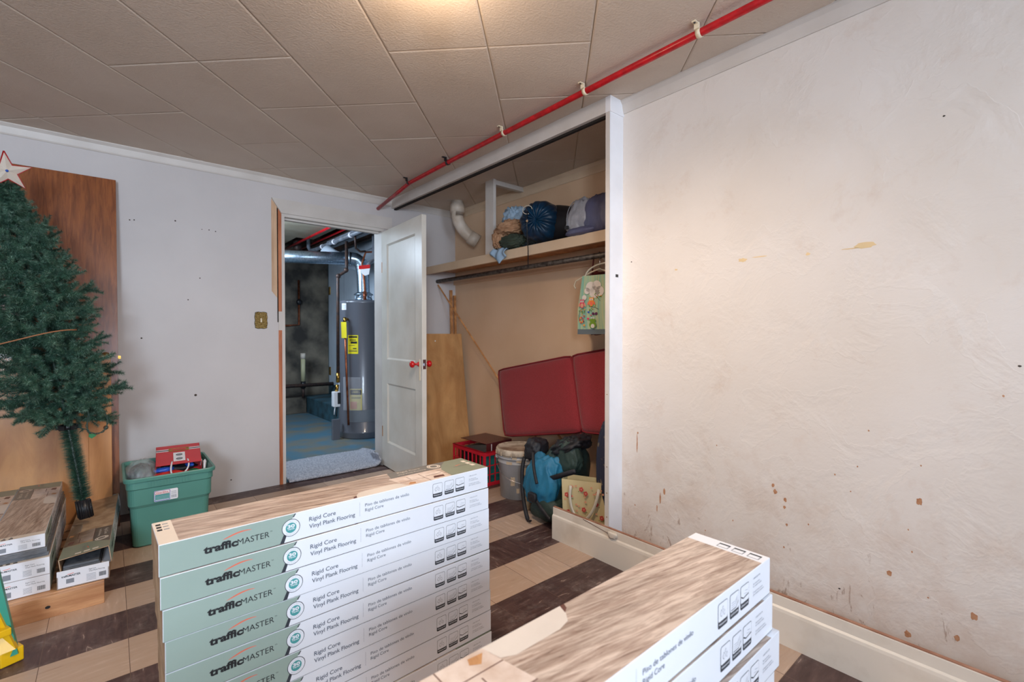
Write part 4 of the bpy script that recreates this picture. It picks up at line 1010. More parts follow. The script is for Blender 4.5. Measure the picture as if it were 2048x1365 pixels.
# lying binder: wedge with spine towards the camera's right
MT = Matrix.Translation((2.13, 2.80, .232)) @ Matrix.Rotation(R(4), 4, 'Z')
t2 = thing('binder', (2.13, 2.80, .232), 'large maroon binder lying flat on top of the crate', 'binder', 'books and binders in the red crate')
b = MB(); b.box(0, .26, 0, .30, 0, .004, m_maroon, mtx=MT); b.box(0, .26, -.001, .003, 0, .078, m_maroon, mtx=MT)
b.box(0, .26, 0, .31, .074, .078, m_maroon, mtx=MT); b.disc((.13, .05), .012, m_white, MT @ Vector((0, -.001, 0)), MT.to_3x3() @ X_, Z_, .0006, 18); b.box(.17, .19, -.002, -.001, .03, .06, m_card, mtx=MT)
b.box(.045, .052, -.002, -.001, .005, .07, m_white, mtx=MT); b.build('cover', t2)
b = MB(); b.add([(.008, .006, .006), (.25, .006, .006), (.25, .27, .006), (.008, .27, .006), (.008, .006, .07), (.25, .006, .07), (.25, .27, .02), (.008, .27, .02)], [(0, 3, 2, 1), (4, 5, 6, 7), (0, 1, 5, 4), (1, 2, 6, 5), (2, 3, 7, 6), (3, 0, 4, 7)], m_paper, mtx=MT); b.build('pages', t2)

# backpack
t = thing('backpack', (2.12, 2.0, 0), 'teal and black hiking backpack on the closet floor', 'backpack')
def bpf(p, u):
    p.y += -.18 * (p.z + .05) * (1 if p.z > -.1 else 1); return p
b = MB(); b.sup((2.13, 2.03, .245), (.15, .135, .235), m_bpgreen, .75, .10, 5, 31, 80, fold=(1, 1, .5), fn=bpf)
for v in b.v: v.z = max(v.z, .003)
b.build('main_bag', t)
b = MB(); b.sup((2.01, 2.06, .235), (.095, .135, .165), m_bpteal, .75, .16, 6, 33, 80, fold=(1, 1, .5), fn=bpf); fp_ = b.build('front_pocket', t)
b = MB(); b.sup((2.05, 2.175, .40), (.075, .065, .075), m_bpblack, .7, .16, 5, 35, 56); b.build('top_lid', t)
b = MB(); b.sup((2.11, 1.93, .46), (.11, .12, .05), m_bpblack, .8, .25, 6, 36, 56, rot=e_(-24, 0, 0)); b.build('top_flap', t)
b = MB(); b.sup((2.06, 1.90, .41), (.06, .085, .10), m_bpgreen, .85, .14, 5, 39, 56, rot=e_(-20, 0, 0)); b.build('side_pocket', t)
b = MB(); b.sup((2.03, 2.02, .09), (.105, .12, .075), m_bpgreen, .7, .12, 5, 38, 48)
for v in b.v: v.z = max(v.z, .004)
b.build('bottom_panel', t)
def strap(pts, w, m, name, lab=None):
    b = MB(); P = bez(pts, 20); vs = []
    for i, p in enumerate(P):
        tg = (P[min(i + 1, 20)] - P[max(i - 1, 0)]).normalized(); s_ = tg.cross(Vector((-.65, -.76, 0))).normalized() * w / 2
        vs += [p - s_, p + s_]
    b.add(vs, [(2 * i, 2 * i + 1, 2 * i + 3, 2 * i + 2) for i in range(20)], m, True)
    o = b.build(name, t, solid=.003)
    if lab: o['label'] = lab
strap([(1.975, 2.20, .36), (1.93, 2.20, .28), (1.95, 2.19, .15), (1.93, 2.17, .05), (1.90, 2.08, -.02), (1.88, 2.05, .03)], .024, m_bpblack, 'strap')
strap([(1.955, 2.10, .42), (1.91, 2.06, .36), (1.90, 2.03, .30), (1.90, 2.01, .25)], .018, m_bpblack, 'strap')
strap([(1.925, 2.08, .18), (1.89, 2.02, .15), (1.89, 1.96, .12), (1.90, 1.90, .07)], .022, m_bpblack, 'strap')
strap([(1.95, 1.94, .29), (1.93, 1.89, .31), (1.95, 1.83, .34), (1.98, 1.78, .36)], .03, m_bpblack, 'strap')
b = MB(); b.sup((1.895, 2.045, .165), (.014, .034, .028), m_bpblack, .5, n=16); b.build('buckle', fp_)

# quilt roll, gift bag, foam piece
tag(MB().sup((2.10, 1.62, .34), (.07, .085, .34), m_quilt, .8, .10, 5, 41, 56, fold=(1, 1, .4)).build('quilted_coat'), 'dark blue patterned quilted bundle standing behind the closet post', 'bundle')
t = thing('gift_bag', (1.99, 1.72, 0), 'kraft paper gift bag printed with red roses behind the loose baseboard', 'gift bag')
GM = Matrix.Translation((1.925, 1.835, .003)) @ Matrix.Rotation(R(-66), 4, 'Z')      # local x along the front, +z up, front faces -y
b = MB()
gw, gh, gd = .27, .315, .10
vs = [(.012, 0, 0), (gw - .012, 0, 0), (gw, 0.02, gh), (0, .0, gh), (.012, gd, 0), (gw - .012, gd, 0), (gw, gd, gh), (0, gd, gh)]
b.add(vs, [(0, 1, 2, 3), (5, 4, 7, 6), (0, 3, 7, 4), (1, 5, 6, 2), (0, 4, 5, 1)], m_floral, mtx=GM)
rnd = random.Random(5); gm3 = GM.to_3x3()
go, gx, gz = GM @ Vector((0, 0, 0)), gm3 @ X_, gm3 @ (Vector((0, 0.0, 1)))
for (px, pz) in [(.03, .23), (.05, .225), (.055, .07), (.04, .135), (.13, .16), (.115, .27), (.14, .25), (.18, .09), (.12, .08), (.2, .2), (.23, .13), (.08, .02), (.2, .03), (.21, .26), (.03, .03)]:
    for k in range(5): b.disc((px + .007 * math.cos(k * 1.256), pz + .008 * math.sin(k * 1.256)), .006, m_rose, go, gx, gz, .0012 + .0002 * k, 10)
    b.disc((px, pz), .004, m_rosepale, go, gx, gz, .0025, 8)
    for k in range(2): b.disc((px + rnd.uniform(-.02, .02), pz - .014), .004, m_leaf, go, gx, gz, .001, 8, ry=.002)
for k in range(26): b.disc((rnd.uniform(.02, gw - .03), rnd.uniform(.01, gh - .02)), .006, m_rosepale, go, gx, gz, .0008, 9)
for f in b.v: pass
pb_ = b.build('paper_bag', t)
P = bez([(.055, -.006, .285), (.04, -.02, .2), (.07, -.03, .08), (.135, -.03, .06), (.19, -.02, .12), (.215, -.004, .285)], 20); vs = []
for i, p in enumerate(P):
    tg = (P[min(i + 1, 20)] - P[max(i - 1, 0)]).normalized(); s_ = tg.cross(Vector((0, -1, 0))).normalized() * .008; vs += [GM @ (p - s_), GM @ (p + s_)]
b = MB(); b.add(vs, [(2 * i, 2 * i + 1, 2 * i + 3, 2 * i + 2) for i in range(20)], m_ribbon, True); b.build('ribbon_handle', pb_, solid=.0015)
b = MB(); fx_, fy_ = 2.035, 2.245
b.lathe([(.02, 0), (.026, .01), (.026, .035), (.019, .055), (.018, .15), (.0185, .158), (.0, .16)], (fx_, fy_, .0), m_foam, 20)
tag(b.build('crusty_bottle'), 'crusty tan bottle shaped piece standing between bucket and backpack', 'bottle')

# hanging owl bag
t = thing('owl_print_bag', (2.33, 1.85, 1.12), 'aqua tote bag printed with owls and hearts hanging from the closet rod', 'bag')
OM = Matrix.Translation((2.225, 1.985, 1.13)) @ Matrix.Rotation(R(-80), 4, 'Z')     # x runs towards the right of the view
ow, oh, od = .30, .36, .11
b = MB()
def of(u, v):
    s_ = .78 + .22 * min(1, (1 - v) * 1.6); x = (u - .5) * ow * s_ + ow / 2; return OM @ Vector((x, -.012 * math.sin(u * math.pi) * math.sin(v * math.pi), .03 + v * (oh - .03)))
b.grid(of, 16, 16, m_owlbag)
def ob_(u, v):
    s_ = .78 + .22 * min(1, (1 - v) * 1.6); x = (u - .5) * ow * s_ + ow / 2; return OM @ Vector((x, od * (1 - .6 * v), v * oh))
b.grid(ob_, 8, 8, m_owlgrey)
def oside(uu):
    def f(u, v):
        s_ = .78 + .22 * min(1, (1 - v) * 1.6); x = (uu - .5) * ow * s_ + ow / 2; return OM @ Vector((x, u * od * (1 - .6 * v), .03 * (1 - v) * (1 - u) + v * oh))
    return f
b.grid(oside(0), 4, 10, m_owlgrey); b.grid(oside(1), 4, 10, m_owlgrey)
b.add([OM @ Vector(p) for p in [(0, 0, .032), (ow, 0, .032), (ow, -.002, 0), (0, -.002, 0), (0, od, 0), (ow, od, 0)]], [(0, 3, 2, 1), (3, 4, 5, 2)], m_owlgrey)
ob2_ = b.build('bag_body', t)
oo, oxx = OM @ Vector((0, -.013, 0)), OM.to_3x3() @ X_
b = MB()
def D(x, z, r, m, off=.001, ry=None, n=16, ang=0): b.disc((x, z), r, m, oo, oxx, Z_, off, n, ry, ang)
def heart(x, z, s_, m):
    P = []
    for k in range(20):
        a = 2 * math.pi * k / 20; P.append((x + s_ * .06 * 16 * math.sin(a) ** 3, z + s_ * .06 * (13 * math.cos(a) - 5 * math.cos(2 * a) - 2 * math.cos(3 * a) - math.cos(4 * a))))
    b.poly(P, m, oo, oxx, Z_, .002)
for x, z, r in [(.10, .285, .035), (.14, .295, .03), (.075, .265, .02), (.125, .255, .035), (.16, .26, .03), (.055, .225, .016)]: D(x, z, r, m_rugprint, .0008)
for (x, z, m1, m2) in [(.04, .185, m_owlpink, m_rosepale), (.105, .195, m_owlorange, m_orange)]:
    D(x, z, .016, m1, .002, .024); D(x, z + .017, .016, m1, .0022, .011); D(x, z - .007, .011, m2, .0026, .013)
    for s_ in (-1, 1):
        D(x + s_ * .006, z + .017, .0058, m_eye, .003); D(x + s_ * .005, z + .017, .0026, m_inkblk, .0034)
        b.poly([(x + s_ * .006, z + .024), (x + s_ * .015, z + .022), (x + s_ * .015, z + .034)][::1 if s_ > 0 else -1], m1, oo, oxx, Z_, .0021)
        D(x + s_ * .019, z - .004, .006, m_orange if m1 is m_owlorange else m_rosepale, .0019, .014, ang=s_ * .4)
rnd = random.Random(9)
for k in range(46):
    a, r = rnd.uniform(0, 6.28), rnd.uniform(.2, 1)
    cx, cz, rr = [(.05, .145, .032), (.115, .16, .03), (.15, .225, .035)][k % 3]
    D(cx + rr * r * math.cos(a), cz + rr * .8 * r * math.sin(a), .0038, m_owlgreen if k % 4 else m_owlorange, .0012, .003, 8)
for p in ([(.02, .08), (.016, .12), (.028, .15), (.055, .162)], [(.09, .17), (.125, .165), (.155, .15)], [(.13, .235), (.15, .22), (.165, .20)]):
    b.tube([oo + oxx * x + Z_ * z + OM.to_3x3() @ Vector((0, -.001, 0)) for x, z in p], .0012, m_brownline, 5)
heart(.085, .135, .008, m_blue); heart(.055, .112, .007, m_rose); heart(.083, .095, .009, m_owlpink); heart(.103, .115, .006, m_rose); heart(.045, .10, .005, m_blue); heart(.052, .078, .006, m_purple); heart(.055, .055, .008, m_owlorange)
for s_ in (-1, 1): D(.128 + s_ * .01, .125, .010, m_purple, .002, .008, ang=s_ * .5)
D(.115, .058, .024, m_owlgreen, .002, .022); D(.115, .085, .022, m_owlgreen, .0022, .011); D(.115, .05, .013, m_rugprint, .0026, .013)
for s_ in (-1, 1): D(.115 + s_ * .007, .098, .005, m_eye, .003); D(.115 + s_ * .007, .098, .002, m_inkblk, .0034)
for k in range(8):
    D(.035 + .012 * math.cos(k * .785), .088 + .016 * math.sin(k * .785), .005, m_owlorange if k % 2 else m_rose, .0015, .006, 8)
b.build('owl_print', ob2_)
b = MB(); b.tube(bez([OM @ Vector(p) for p in [(.04, .03, .34), (.02, .03, .40), (.12, .03, .44), (.2, .03, .43)]], 8) + [Vector((2.33, 1.87, 1.60))], .006, m_ribbon, 6); b.build('bag_handle', t)
t = thing('maroon_bag', (2.38, 1.95, 1.15), 'dark maroon bag hanging behind the owl print tote', 'bag')
b = MB(); b.sup((2.40, 1.965, 1.33), (.055, .14, .20), m_maroon, .8, .10, 5, 51, 40); b.build('bag_body', t)
b = MB(); b.tube(bez([(2.38, 2.0, 1.5), (2.36, 1.98, 1.57), (2.33, 1.94, 1.64)], 6), .005, m_maroon, 6); b.build('bag_handle', t)
t = thing('clothes_hanger', (2.33, 1.9, 1.5), 'cream plastic clothes hanger hooked over the closet rod behind the tote', 'hanger')
b = MB(); b.tube([(2.335, 2.10, 1.43), (2.335, 2.115, 1.45), (2.335, 2.10, 1.48), (2.335, 1.97, 1.525), (2.335, 1.9, 1.54), (2.335, 1.72, 1.47)], .005, m_clampcream, 8); b.build('hanger_arm', t)
b = MB(); b.tube([(2.335, 1.9, 1.54), (2.335, 1.9, 1.58)] + [(2.333 + .022 * math.sin(a), 1.9, 1.622 - .022 * math.cos(a) ) for a in [0, .8, 1.6, 2.4, 3.1, 3.9]], .003, m_chrome, 6); b.build('hook', t)

# ================================================================ FLOORING BOXES
BL_, BW, BH = .93, .162, .0735
def flooring_box(kind, endlabel=False, H=BH):
    """returns the pieces of one flooring carton; kind 'A' or 'B' is the way the top print runs"""
    g = .0004; b = MB(); b.box(0, BL_, 0, BW, .0006, H - .0012, m_boxwhite, bev=.0014)
    f = ((0, 0, 0), X_, Z_); back = ((BL_, BW, 0), -X_, Z_)
    L = BL_
    e = .0012
    for o, ux, uy in (((0, BW, 0), -Y_, Z_), ((BL_, 0, 0), Y_, Z_)):
        b.poly([(.0008, .0008), (BW - .0008, .0008), (BW - .0008, H - .0022), (.0008, H - .0022)], m_card, o, ux, uy, .00012)
    for o, ux, uy in (f, back):
        P = lambda pts, m, off: b.poly(pts, m, o, ux, uy, off)
        HE = H - .0022; P([(e, e), (L - e, e), (L - e, HE), (e, HE)], m_boxwhite, .0001)
        P([(e, .0003), (L - e, .0003), (L - e, .0011), (e, .0011)], m_ink_shade, .00005)  # dark line painted as the shadow gap below the carton, not print
        P([(e, e), (.2496, e), (.262, .4 * H), (.2867, HE), (e, HE)], m_boxgreen, .0003)
        P([(.2496, e), (.2596, e), (.268, .35 * H), (.272, .5 * H), (.262, .4 * H)], m_ink_shade, .0004); P([(.280, .85 * H), (.2867, HE), (.2895, HE), (.284, .85 * H)], m_ink_shade, .0004)
        b.disc((.2765, .5 * H), .0225, m_ink_shade, o, ux, uy, .0006); b.disc((.2765, .5 * H), .0210, m_boxwhite, o, ux, uy, .0008)
        b.disc((.2765, .5 * H), .0132, m_teal, o, ux, uy, .0010)
        b.text('30', m_boxwhite, (.2672, .5 * H), .0085, o, ux, uy, .0012, width=.0185, bold=.04)
        b.text('YEAR', m_boxwhite, (.2672, .5 * H - .0052), .0036, o, ux, uy, .0012, width=.0185, bold=.02)
        for s_, word in ((1, 'RESIDENTIAL'), (-1, 'WARRANTY')):
            for i, ch in enumerate(word):
                a = (1.57 - s_ * 0) - (i - (len(word) - 1) / 2) * .2 if s_ > 0 else -1.57 + (i - (len(word) - 1) / 2) * .22
                c = Vector((.2765 + .0170 * math.cos(a), .5 * H + .0170 * math.sin(a))); rot = a - 1.57 if s_ > 0 else a + 1.57
                u2 = ux * math.cos(rot) + uy * math.sin(rot); v2 = uy * math.cos(rot) - ux * math.sin(rot)
                b.text(ch, m_greyink, (-.001, -.0012), .0024, Vector(o) + ux * c.x + uy * c.y, u2, v2, .0011)
        b.text('traffic', m_inkblk, (.084, .37 * H), .0175, o, ux, uy, .0006, width=.070, bold=.045)
        b.text('MASTER', m_inkblk, (.154, .37 * H), .0150, o, ux, uy, .0006, width=.071)
        b.text('TM', m_inkblk, (.2265, .37 * H + .012), .003, o, ux, uy, .0006)
        arc = [(.122 + .062 * t_, .67 * H + .011 * math.sin(t_ * 2.2)) for t_ in [i / 14 for i in range(15)]]; arc2 = [(.122 + .062 * t_, .67 * H + .011 * math.sin(t_ * 2.2) - .0048 * math.sin(t_ * 2.7) ** .7 * (1 - t_ * .6)) for t_ in [i / 14 for i in range(15)]]
        P(arc2 + arc[::-1], m_orange, .0005)
        b.text('Rigid Core', m_blueink, (.322, .56 * H), .0115, o, ux, uy, .0006, width=.071, bold=.008)
        b.text('Vinyl Plank Flooring', m_blueink, (.322, .30 * H), .0115, o, ux, uy, .0006, width=.126, bold=.008)
        P([(.4620, .25 * H), (.4625, .25 * H), (.4625, .8 * H), (.4620, .8 * H)], m_greyink, .0004)
        b.text('Piso de tablones de vinilo', m_blueink, (.478, .58 * H), .0092, o, ux, uy, .0006, width=.142)
        b.text('Rigid Core', m_blueink, (.478, .38 * H), .0092, o, ux, uy, .0006, width=.057)
        for i, x in enumerate((.705, .750, .793)):
            w = .036; zb, zt = .20 * H, .80 * H
            def rr(x0_, x1_, z0_, z1_, m, off, r=.004):
                pts = []
                for cx, cz, a0 in ((x1_ - r, z0_ + r, -1.57), (x1_ - r, z1_ - r, 0), (x0_ + r, z1_ - r, 1.57), (x0_ + r, z0_ + r, 3.14)):
                    for j in range(4): pts.append((cx + r * math.cos(a0 + j * .523), cz + r * math.sin(a0 + j * .523)))
                P(pts, m, off)
            rr(x, x + w, zb, zt, m_ink_shade, .0005); rr(x + .0008, x + w - .0008, zb + .012, zt - .0008, m_boxwhite, .0007, .0035)
            b.text(('Waterproof', 'SCRATCH & STAIN', 'Click-Lock')[i], m_boxwhite, (x + .003, zb + .005), .0035, o, ux, uy, .0007, width=w - .006, bold=.02)
            if i == 0:
                for cx, cz, s_ in ((.012, .62, 1.0), (.023, .60, .8), (.018, .72, .6)):
                    out = []
                    for j in range(16):
                        a = 2 * math.pi * j / 16; rad = .0042 * s_; out.append((x + cx + rad * math.sin(a) * (1 - .55 * (math.cos(a) > 0) * math.cos(a)), cz * H - .35 * 0 + rad * 1.5 * math.cos(a) - .005))
                    P(out, m_ink_shade, .0009); cxm, czm = x + cx, cz * H - .005
                    P([(cxm + (px - cxm) * .82, czm + (pz - czm) * .86) for px, pz in out], m_boxwhite, .0010)
            elif i == 1:
                P([(x + .004, zb + .016), (x + .024, zb + .016), (x + .033, zb + .026), (x + .033, zb + .024), (x + .024, zb + .0145), (x + .004, zb + .0145)][::-1], m_ink_shade, .0009)
                for j in range(3): P([(x + .006, zb + .020 + j * .004), (x + .020, zb + .020 + j * .004), (x + .030, zb + .030 + j * .003), (x + .030, zb + .0294 + j * .003), (x + .020, zb + .0194 + j * .004), (x + .006, zb + .0194 + j * .004)][::-1], m_greyink, .0009)
            else:
                P([(x + .002, zb + .026), (x + .012, zb + .021), (x + .034, zb + .024), (x + .034, zb + .022), (x + .012, zb + .019), (x + .002, zb + .023)][::-1], m_ink_shade, .0009)
                P([(x + .014, zb + .028), (x + .028, zb + .026), (x + .028, zb + .0255), (x + .014, zb + .0275)][::-1], m_greyink, .0009); P([(x + .018, zb + .033), (x + .03, zb + .031), (x + .03, zb + .0303), (x + .018, zb + .0323)][::-1], m_greyink, .0009)
        for j, (wd, zz) in enumerate(((.032, .74), (.030, .60), (.038, .53), (.044, .38), (.050, .31))):
            b.text(('1-800-555-0199', 'See instructions', 'for complete details', 'Consulte instrucciones', 'para detalles completos')[j], m_greyink, (.848, zz * H), .0036, o, ux, uy, .0006, width=wd)
    # top print
    if kind == 'A': o, ux, uy = (0, 0, H - .0012), X_, Y_
    else: o, ux, uy = (BL_, BW, H - .0012), -X_, -Y_
    W_ = BW
    P = lambda pts, m, off: b.poly(pts, m, o, ux, uy, off)
    P([(e, e), (.038, e), (.038, W_ - e), (e, W_ - e)], m_cream, .0002)
    if kind == 'B':
        P([(e, e), (.038, e), (.038, W_ - e), (e, W_ - e)], m_boxwhite, .0003)
        for j in range(3):
            y_ = W_ - .035 - j * .032
            P([(.010, y_), (.030, y_), (.030, y_ + .024), (.010, y_ + .024)], m_greyink, .0004); P([(.012, y_ + .002), (.028, y_ + .002), (.028, y_ + .022), (.012, y_ + .022)], m_boxwhite, .0005)
            P([(.010, y_), (.016, y_), (.016, y_ + .024), (.010, y_ + .024)], m_ink_shade, .0006)
    for j in range(3 if kind == 'A' else 0):
        P([(.006 + .0, W_ - .03 - j * .02), (.016, W_ - .03 - j * .02), (.016, W_ - .018 - j * .02), (.006, W_ - .018 - j * .02)], m_inkblk, .0004)
        P([(.019, W_ - .027 - j * .02), (.03, W_ - .027 - j * .02), (.03, W_ - .021 - j * .02), (.019, W_ - .021 - j * .02)], m_greyink, .0004)
    b.text('MADE IN', m_greyink, (.026, .02), .004, o, uy, -ux, .0004) if False else None
    P([(.038, e), (L - e, e), (L - e, W_ - e), (.038, W_ - e)], m_woodprint, .0002)
    # white rug shape, room picture, grey band, sage end
    rug = [(.455, e), (.62, e), (.612, .035), (.59, .045), (.50, .045), (.475, .038), (.462, .022)]
    P(rug, m_rugprint, .0004)
    P([(.445, e), (.455, e), (.462, .02), (.45, .012)], m_brownline, .0005)
    P([(.62, e), (.78, e), (.775, .06), (.765, .10), (.60, .10)], m_roomprint, .0004)
    for (x0_, y0_, x1_, y1_) in ((.60, .098, .768, .100), (.612, .04, .70, .042), (.70, e, .702, .083), (.71, .05, .77, .053), (.655, .05, .657, .08)):
        P([(x0_, y0_), (x1_, y0_), (x1_, y1_), (x0_, y1_)], m_brownline, .0006)
    P([(.625, .01), (.65, .008), (.655, .02), (.64, .028)], m_stick, .0006); P([(.72, .015), (.76, .012), (.765, .03), (.73, .034)], m_brownline, .0006)
    P([(.612, .10), (.80, .10), (.855, W_ - e), (.627, W_ - e)], m_greyband, .0004)
    b.text('Rigid Core', m_cream, (.655, .136), .012, o, ux, uy, .0006, width=.085); b.text('Vinyl Plank Flooring', m_cream, (.645, .115), .009, o, ux, uy, .0006, width=.105)
    b.disc((.790, .130), .024, m_cream, o, ux, uy, .0006); b.disc((.790, .130), .020, m_greyband, o, ux, uy, .0007); b.disc((.790, .130), .018, m_cream, o, ux, uy, .0008); b.disc((.790, .130), .013, m_greyband, o, ux, uy, .0009)
    P([(.78, e), (L - e, e), (L - e, W_ - e), (.855, W_ - e), (.815, .12), (.79, .08)], m_topgreen, .0005)
    b.text('trafficMASTER', m_greyband, (.835, .07), .012, o, ux, uy, .0006, width=.06)
    P([(.85, .088), (.875, .093), (.877, .091), (.855, .085)], m_orange, .0006)
    for j in range(3): P([(.90, .05 + j * .028), (.916, .05 + j * .028), (.916, .07 + j * .028), (.90, .07 + j * .028)], m_cream, .0006)
    if endlabel:
        o, ux, uy = (0, BW, 0), -Y_, Z_
        P = lambda pts, m, off: b.poly(pts, m, o, ux, uy, off)
        P([(e, e), (W_ - e, e), (W_ - e, H - e), (e, H - e)], m_boxwhite, .0002)
        b.text('trafficMASTER', m_inkblk, (.012, .62 * H), .007, o, ux, uy, .0004, width=.058, bold=.02); P([(.03, .76 * H), (.05, .80 * H), (.052, .775 * H), (.034, .74 * H)], m_orange, .0004)
        b.text('Rigid Core', m_ink_shade, (.092, .72 * H), .005, o, ux, uy, .0004, width=.026); b.text('Vinyl Plank Flooring', m_ink_shade, (.092, .60 * H), .005, o, ux, uy, .0004, width=.054)
        P([(.03, .14 * H), (.052, .14 * H), (.052, .44 * H), (.03, .44 * H)], m_greyink, .0004)
        for j in range(5): P([(.085, (.15 + j * .07) * H), (.11, (.15 + j * .07) * H), (.11, (.17 + j * .07) * H), (.085, (.17 + j * .07) * H)], m_greyink, .0004)
        rb = random.Random(2); x = .125
        while x < .148:
            w = rb.uniform(.0005, .0016); P([(x, .18 * H), (x + w, .18 * H), (x + w, .42 * H), (x, .42 * H)], m_inkblk, .0004); x += w + rb.uniform(.0005, .0012)
    return b
def box_things(kind, endlabel=False):
    o = flooring_box(kind, endlabel)
    b = o; b.world = True
    return b.build('flooring_box')
protoA = box_things('A'); protoB = box_things('B'); protoE = box_things('A', True)
first = {}
def place(proto, x, y, z, rot, lab, grp, zs_=1.0, ry=0):
    if proto.name not in first: o = proto; first[proto.name] = 1
    else: o = proto.copy(); COL.objects.link(o)
    o.location = (x, y, z); o.rotation_euler = (0, R(ry), R(rot)); o.scale = (1, 1, zs_); tag(o, lab, 'box', grp); return o
rnd = random.Random(21)
words = ['topmost', 'second from the top', 'third from the top', 'fourth from the top', 'fifth from the top', 'sixth from the top', 'seventh from the top', 'eighth from the top', 'bottommost']
for i in range(9):
    k = 8 - i
    dx = [0, .002, .006, .010, .010, .012, .018, .020, .018][k]; dy = [0, -.002, -.002, .002, .004, .004, .006, .006, .004][k]
    place(protoA, .076 + dx, 1.295 + dy, i * .07385, 1.3 + rnd.uniform(-.25, .25) * (k > 0), 'long white and sage vinyl flooring box, %s in the tall middle stack' % words[k], 'flooring boxes in the tall middle stack')
for i in range(9):
    k = 8 - i
    dx = [0, .002, .012, .008, 0, .01, .0, .01, 0][k]; dy = [0, -.002, -.012, -.01, -.004, 0, -.006, 0, -.004][k]
    place(protoB if k == 0 else protoB, .100 + dx, .389 + dy, i * .0746, .2 + rnd.uniform(-.3, .3) * (k > 0), 'long vinyl flooring box, %s in the near right stack' % words[k], 'flooring boxes in the near right stack', 1.012)

# pallet and the low boxes by the bin
t = thing('wood_pallet', (-.55, 3.1, 0), 'low pine pallet under the opened flooring boxes', 'pallet')
b = MB(); b.box(-1.1, -.03, 2.612, 2.634, 0, .087, m_pallet, bev=.002); b.disc((-.20, .045), .008, m_inkblk, (0, 2.612, 0), X_, Z_, .001, 12, ry=.006); b.build('front_board', t)
for x0_, x1_ in ((-1.1, -1.0), (-.62, -.52), (-.13, -.035)):
    b = MB(); b.box(x0_, x1_, 2.634, 3.55, 0, .07, m_pallet); b.build('runner', t)
for j in range(7):
    b = MB(); y0 = 2.6345 + j * .133; b.box(-1.1, -.03, y0, y0 + .1, .0705, .0885, m_pallet, bev=.002); b.build('deck_board', t)
GP = 'flooring boxes stacked on the pallet'
zp = .0895
place(protoE, -.196, 2.665, zp, 90, 'white ended flooring box at the bottom of the left pallet stack', GP, .95)
place(protoE, -.196, 2.663, zp + .0705, 90, 'white ended flooring box second in the left pallet stack', GP, .95)
tag(MB().box(-.352, -.20, 2.68, 3.58, zp + .1412, zp + .157, m_plank, bev=.001).box(-.350, -.204, 2.672, 3.575, zp + .157, zp + .176, m_plank, bev=.001).build('vinyl_planks'), 'loose grey vinyl planks between the boxes of the pallet stack', 'planks')
place(protoE, -.210, 2.685, zp + .1765, 90, 'flooring box with a kitchen picture on top of the left pallet stack', GP, .75)
for j, n_ in enumerate(('bottommost', 'middle', 'topmost')):
    place(protoE, -.372 - .003 * j, 2.64 + .02 * j, zp + j * .0745, 90, 'flooring box at the far left edge of the pallet, %s' % n_, GP, 1.0)
# opened box: tray, planks and askew lid
t = thing('opened_flooring_box', (-.10, 3.1, zp), 'opened flooring box with its lid askew and grey planks showing', 'box')
OMb = Matrix.Translation((-.014, 2.640, zp)) @ Matrix.Rotation(R(87.5), 4, 'Z')
src = flooring_box('B', True); 
b = MB(); tr = .0035
b.box(0, BL_, 0, BW, 0, tr, m_card, mtx=OMb); b.box(0, BL_, 0, tr, 0, .05, m_card, mtx=OMb); b.box(0, BL_, BW - tr, BW, 0, .05, m_card, mtx=OMb)
b.box(0, tr, 0, BW, 0, .072, m_boxwhite, mtx=OMb); b.box(BL_ - tr, BL_, 0, BW, 0, .06, m_card, mtx=OMb)
o3 = OMb @ Vector((-.0003, BW, 0)); uxx = OMb.to_3x3() @ (-Y_)
b.text('trafficMASTER', m_inkblk, (.014, .045), .008, o3, uxx, Z_, .0004, width=.058, bold=.02); b.poly([(.03, .055), (.05, .058), (.053, .0565), (.034, .0535)], m_orange, o3, uxx, Z_, .0004)
b.text('Rigid Core', m_ink_shade, (.098, .055), .005, o3, uxx, Z_, .0004, width=.022); b.text('Vinyl Plank Flooring', m_ink_shade, (.098, .047), .005, o3, uxx, Z_, .0004, width=.05)
b.poly([(.028, .018), (.052, .018), (.052, .036), (.028, .036)], m_greyink, o3, uxx, Z_, .0004)
for j in range(5): b.poly([(.09, .012 + j * .006), (.12, .012 + j * .006), (.12, .0135 + j * .006), (.09, .0135 + j * .006)], m_greyink, o3, uxx, Z_, .0004)
rb = random.Random(4); x = .130
while x < .152:
    w = rb.uniform(.0006, .0016); b.poly([(x, .018), (x + w, .018), (x + w, .036), (x, .036)], m_inkblk, o3, uxx, Z_, .0004); x += w + rb.uniform(.0005, .0012)
b.build('tray', t)
b = MB()
for j in range(7): b.box(.02 + .006 * j, BL_ - .03, .012 + .004 * j, BW - .014, .006 + j * .0095, .0145 + j * .0095, m_plank, mtx=OMb)
b.build('planks', t)
b = MB()
LM = OMb @ Matrix.Translation((.035, -.008, .055)) @ Matrix.Rotation(R(1.2), 4, 'Y') @ Matrix.Rotation(R(-7), 4, 'X')
e2 = .0012
for v, f_, mi_ in ((src.v, src.f, src.m),):
    keep = [i for i, f in enumerate(f_)]
    mats = src.mats
    idx = {}
    for i in keep:
        f = f_[i]
        c = sum((v[k] for k in f), Vector()) / len(f)
        if mats[mi_[i]] is m_card: continue
        if c.x < .0005: continue                       # no near end flap: it is torn open
        if c.y > BW - .0001: pass
        b.add([v[k] for k in f], [tuple(range(len(f)))], mats[mi_[i]], mtx=LM)
b.box(0, BL_, .0003, BW - .0003, BH - .0035, BH - .0008, m_card, mtx=LM); b.box(0, BL_, .0003, .003, 0, BH - .001, m_card, mtx=LM); b.box(0, BL_, BW - .003, BW - .0003, 0, BH - .001, m_card, mtx=LM)
b.build('lid', t)

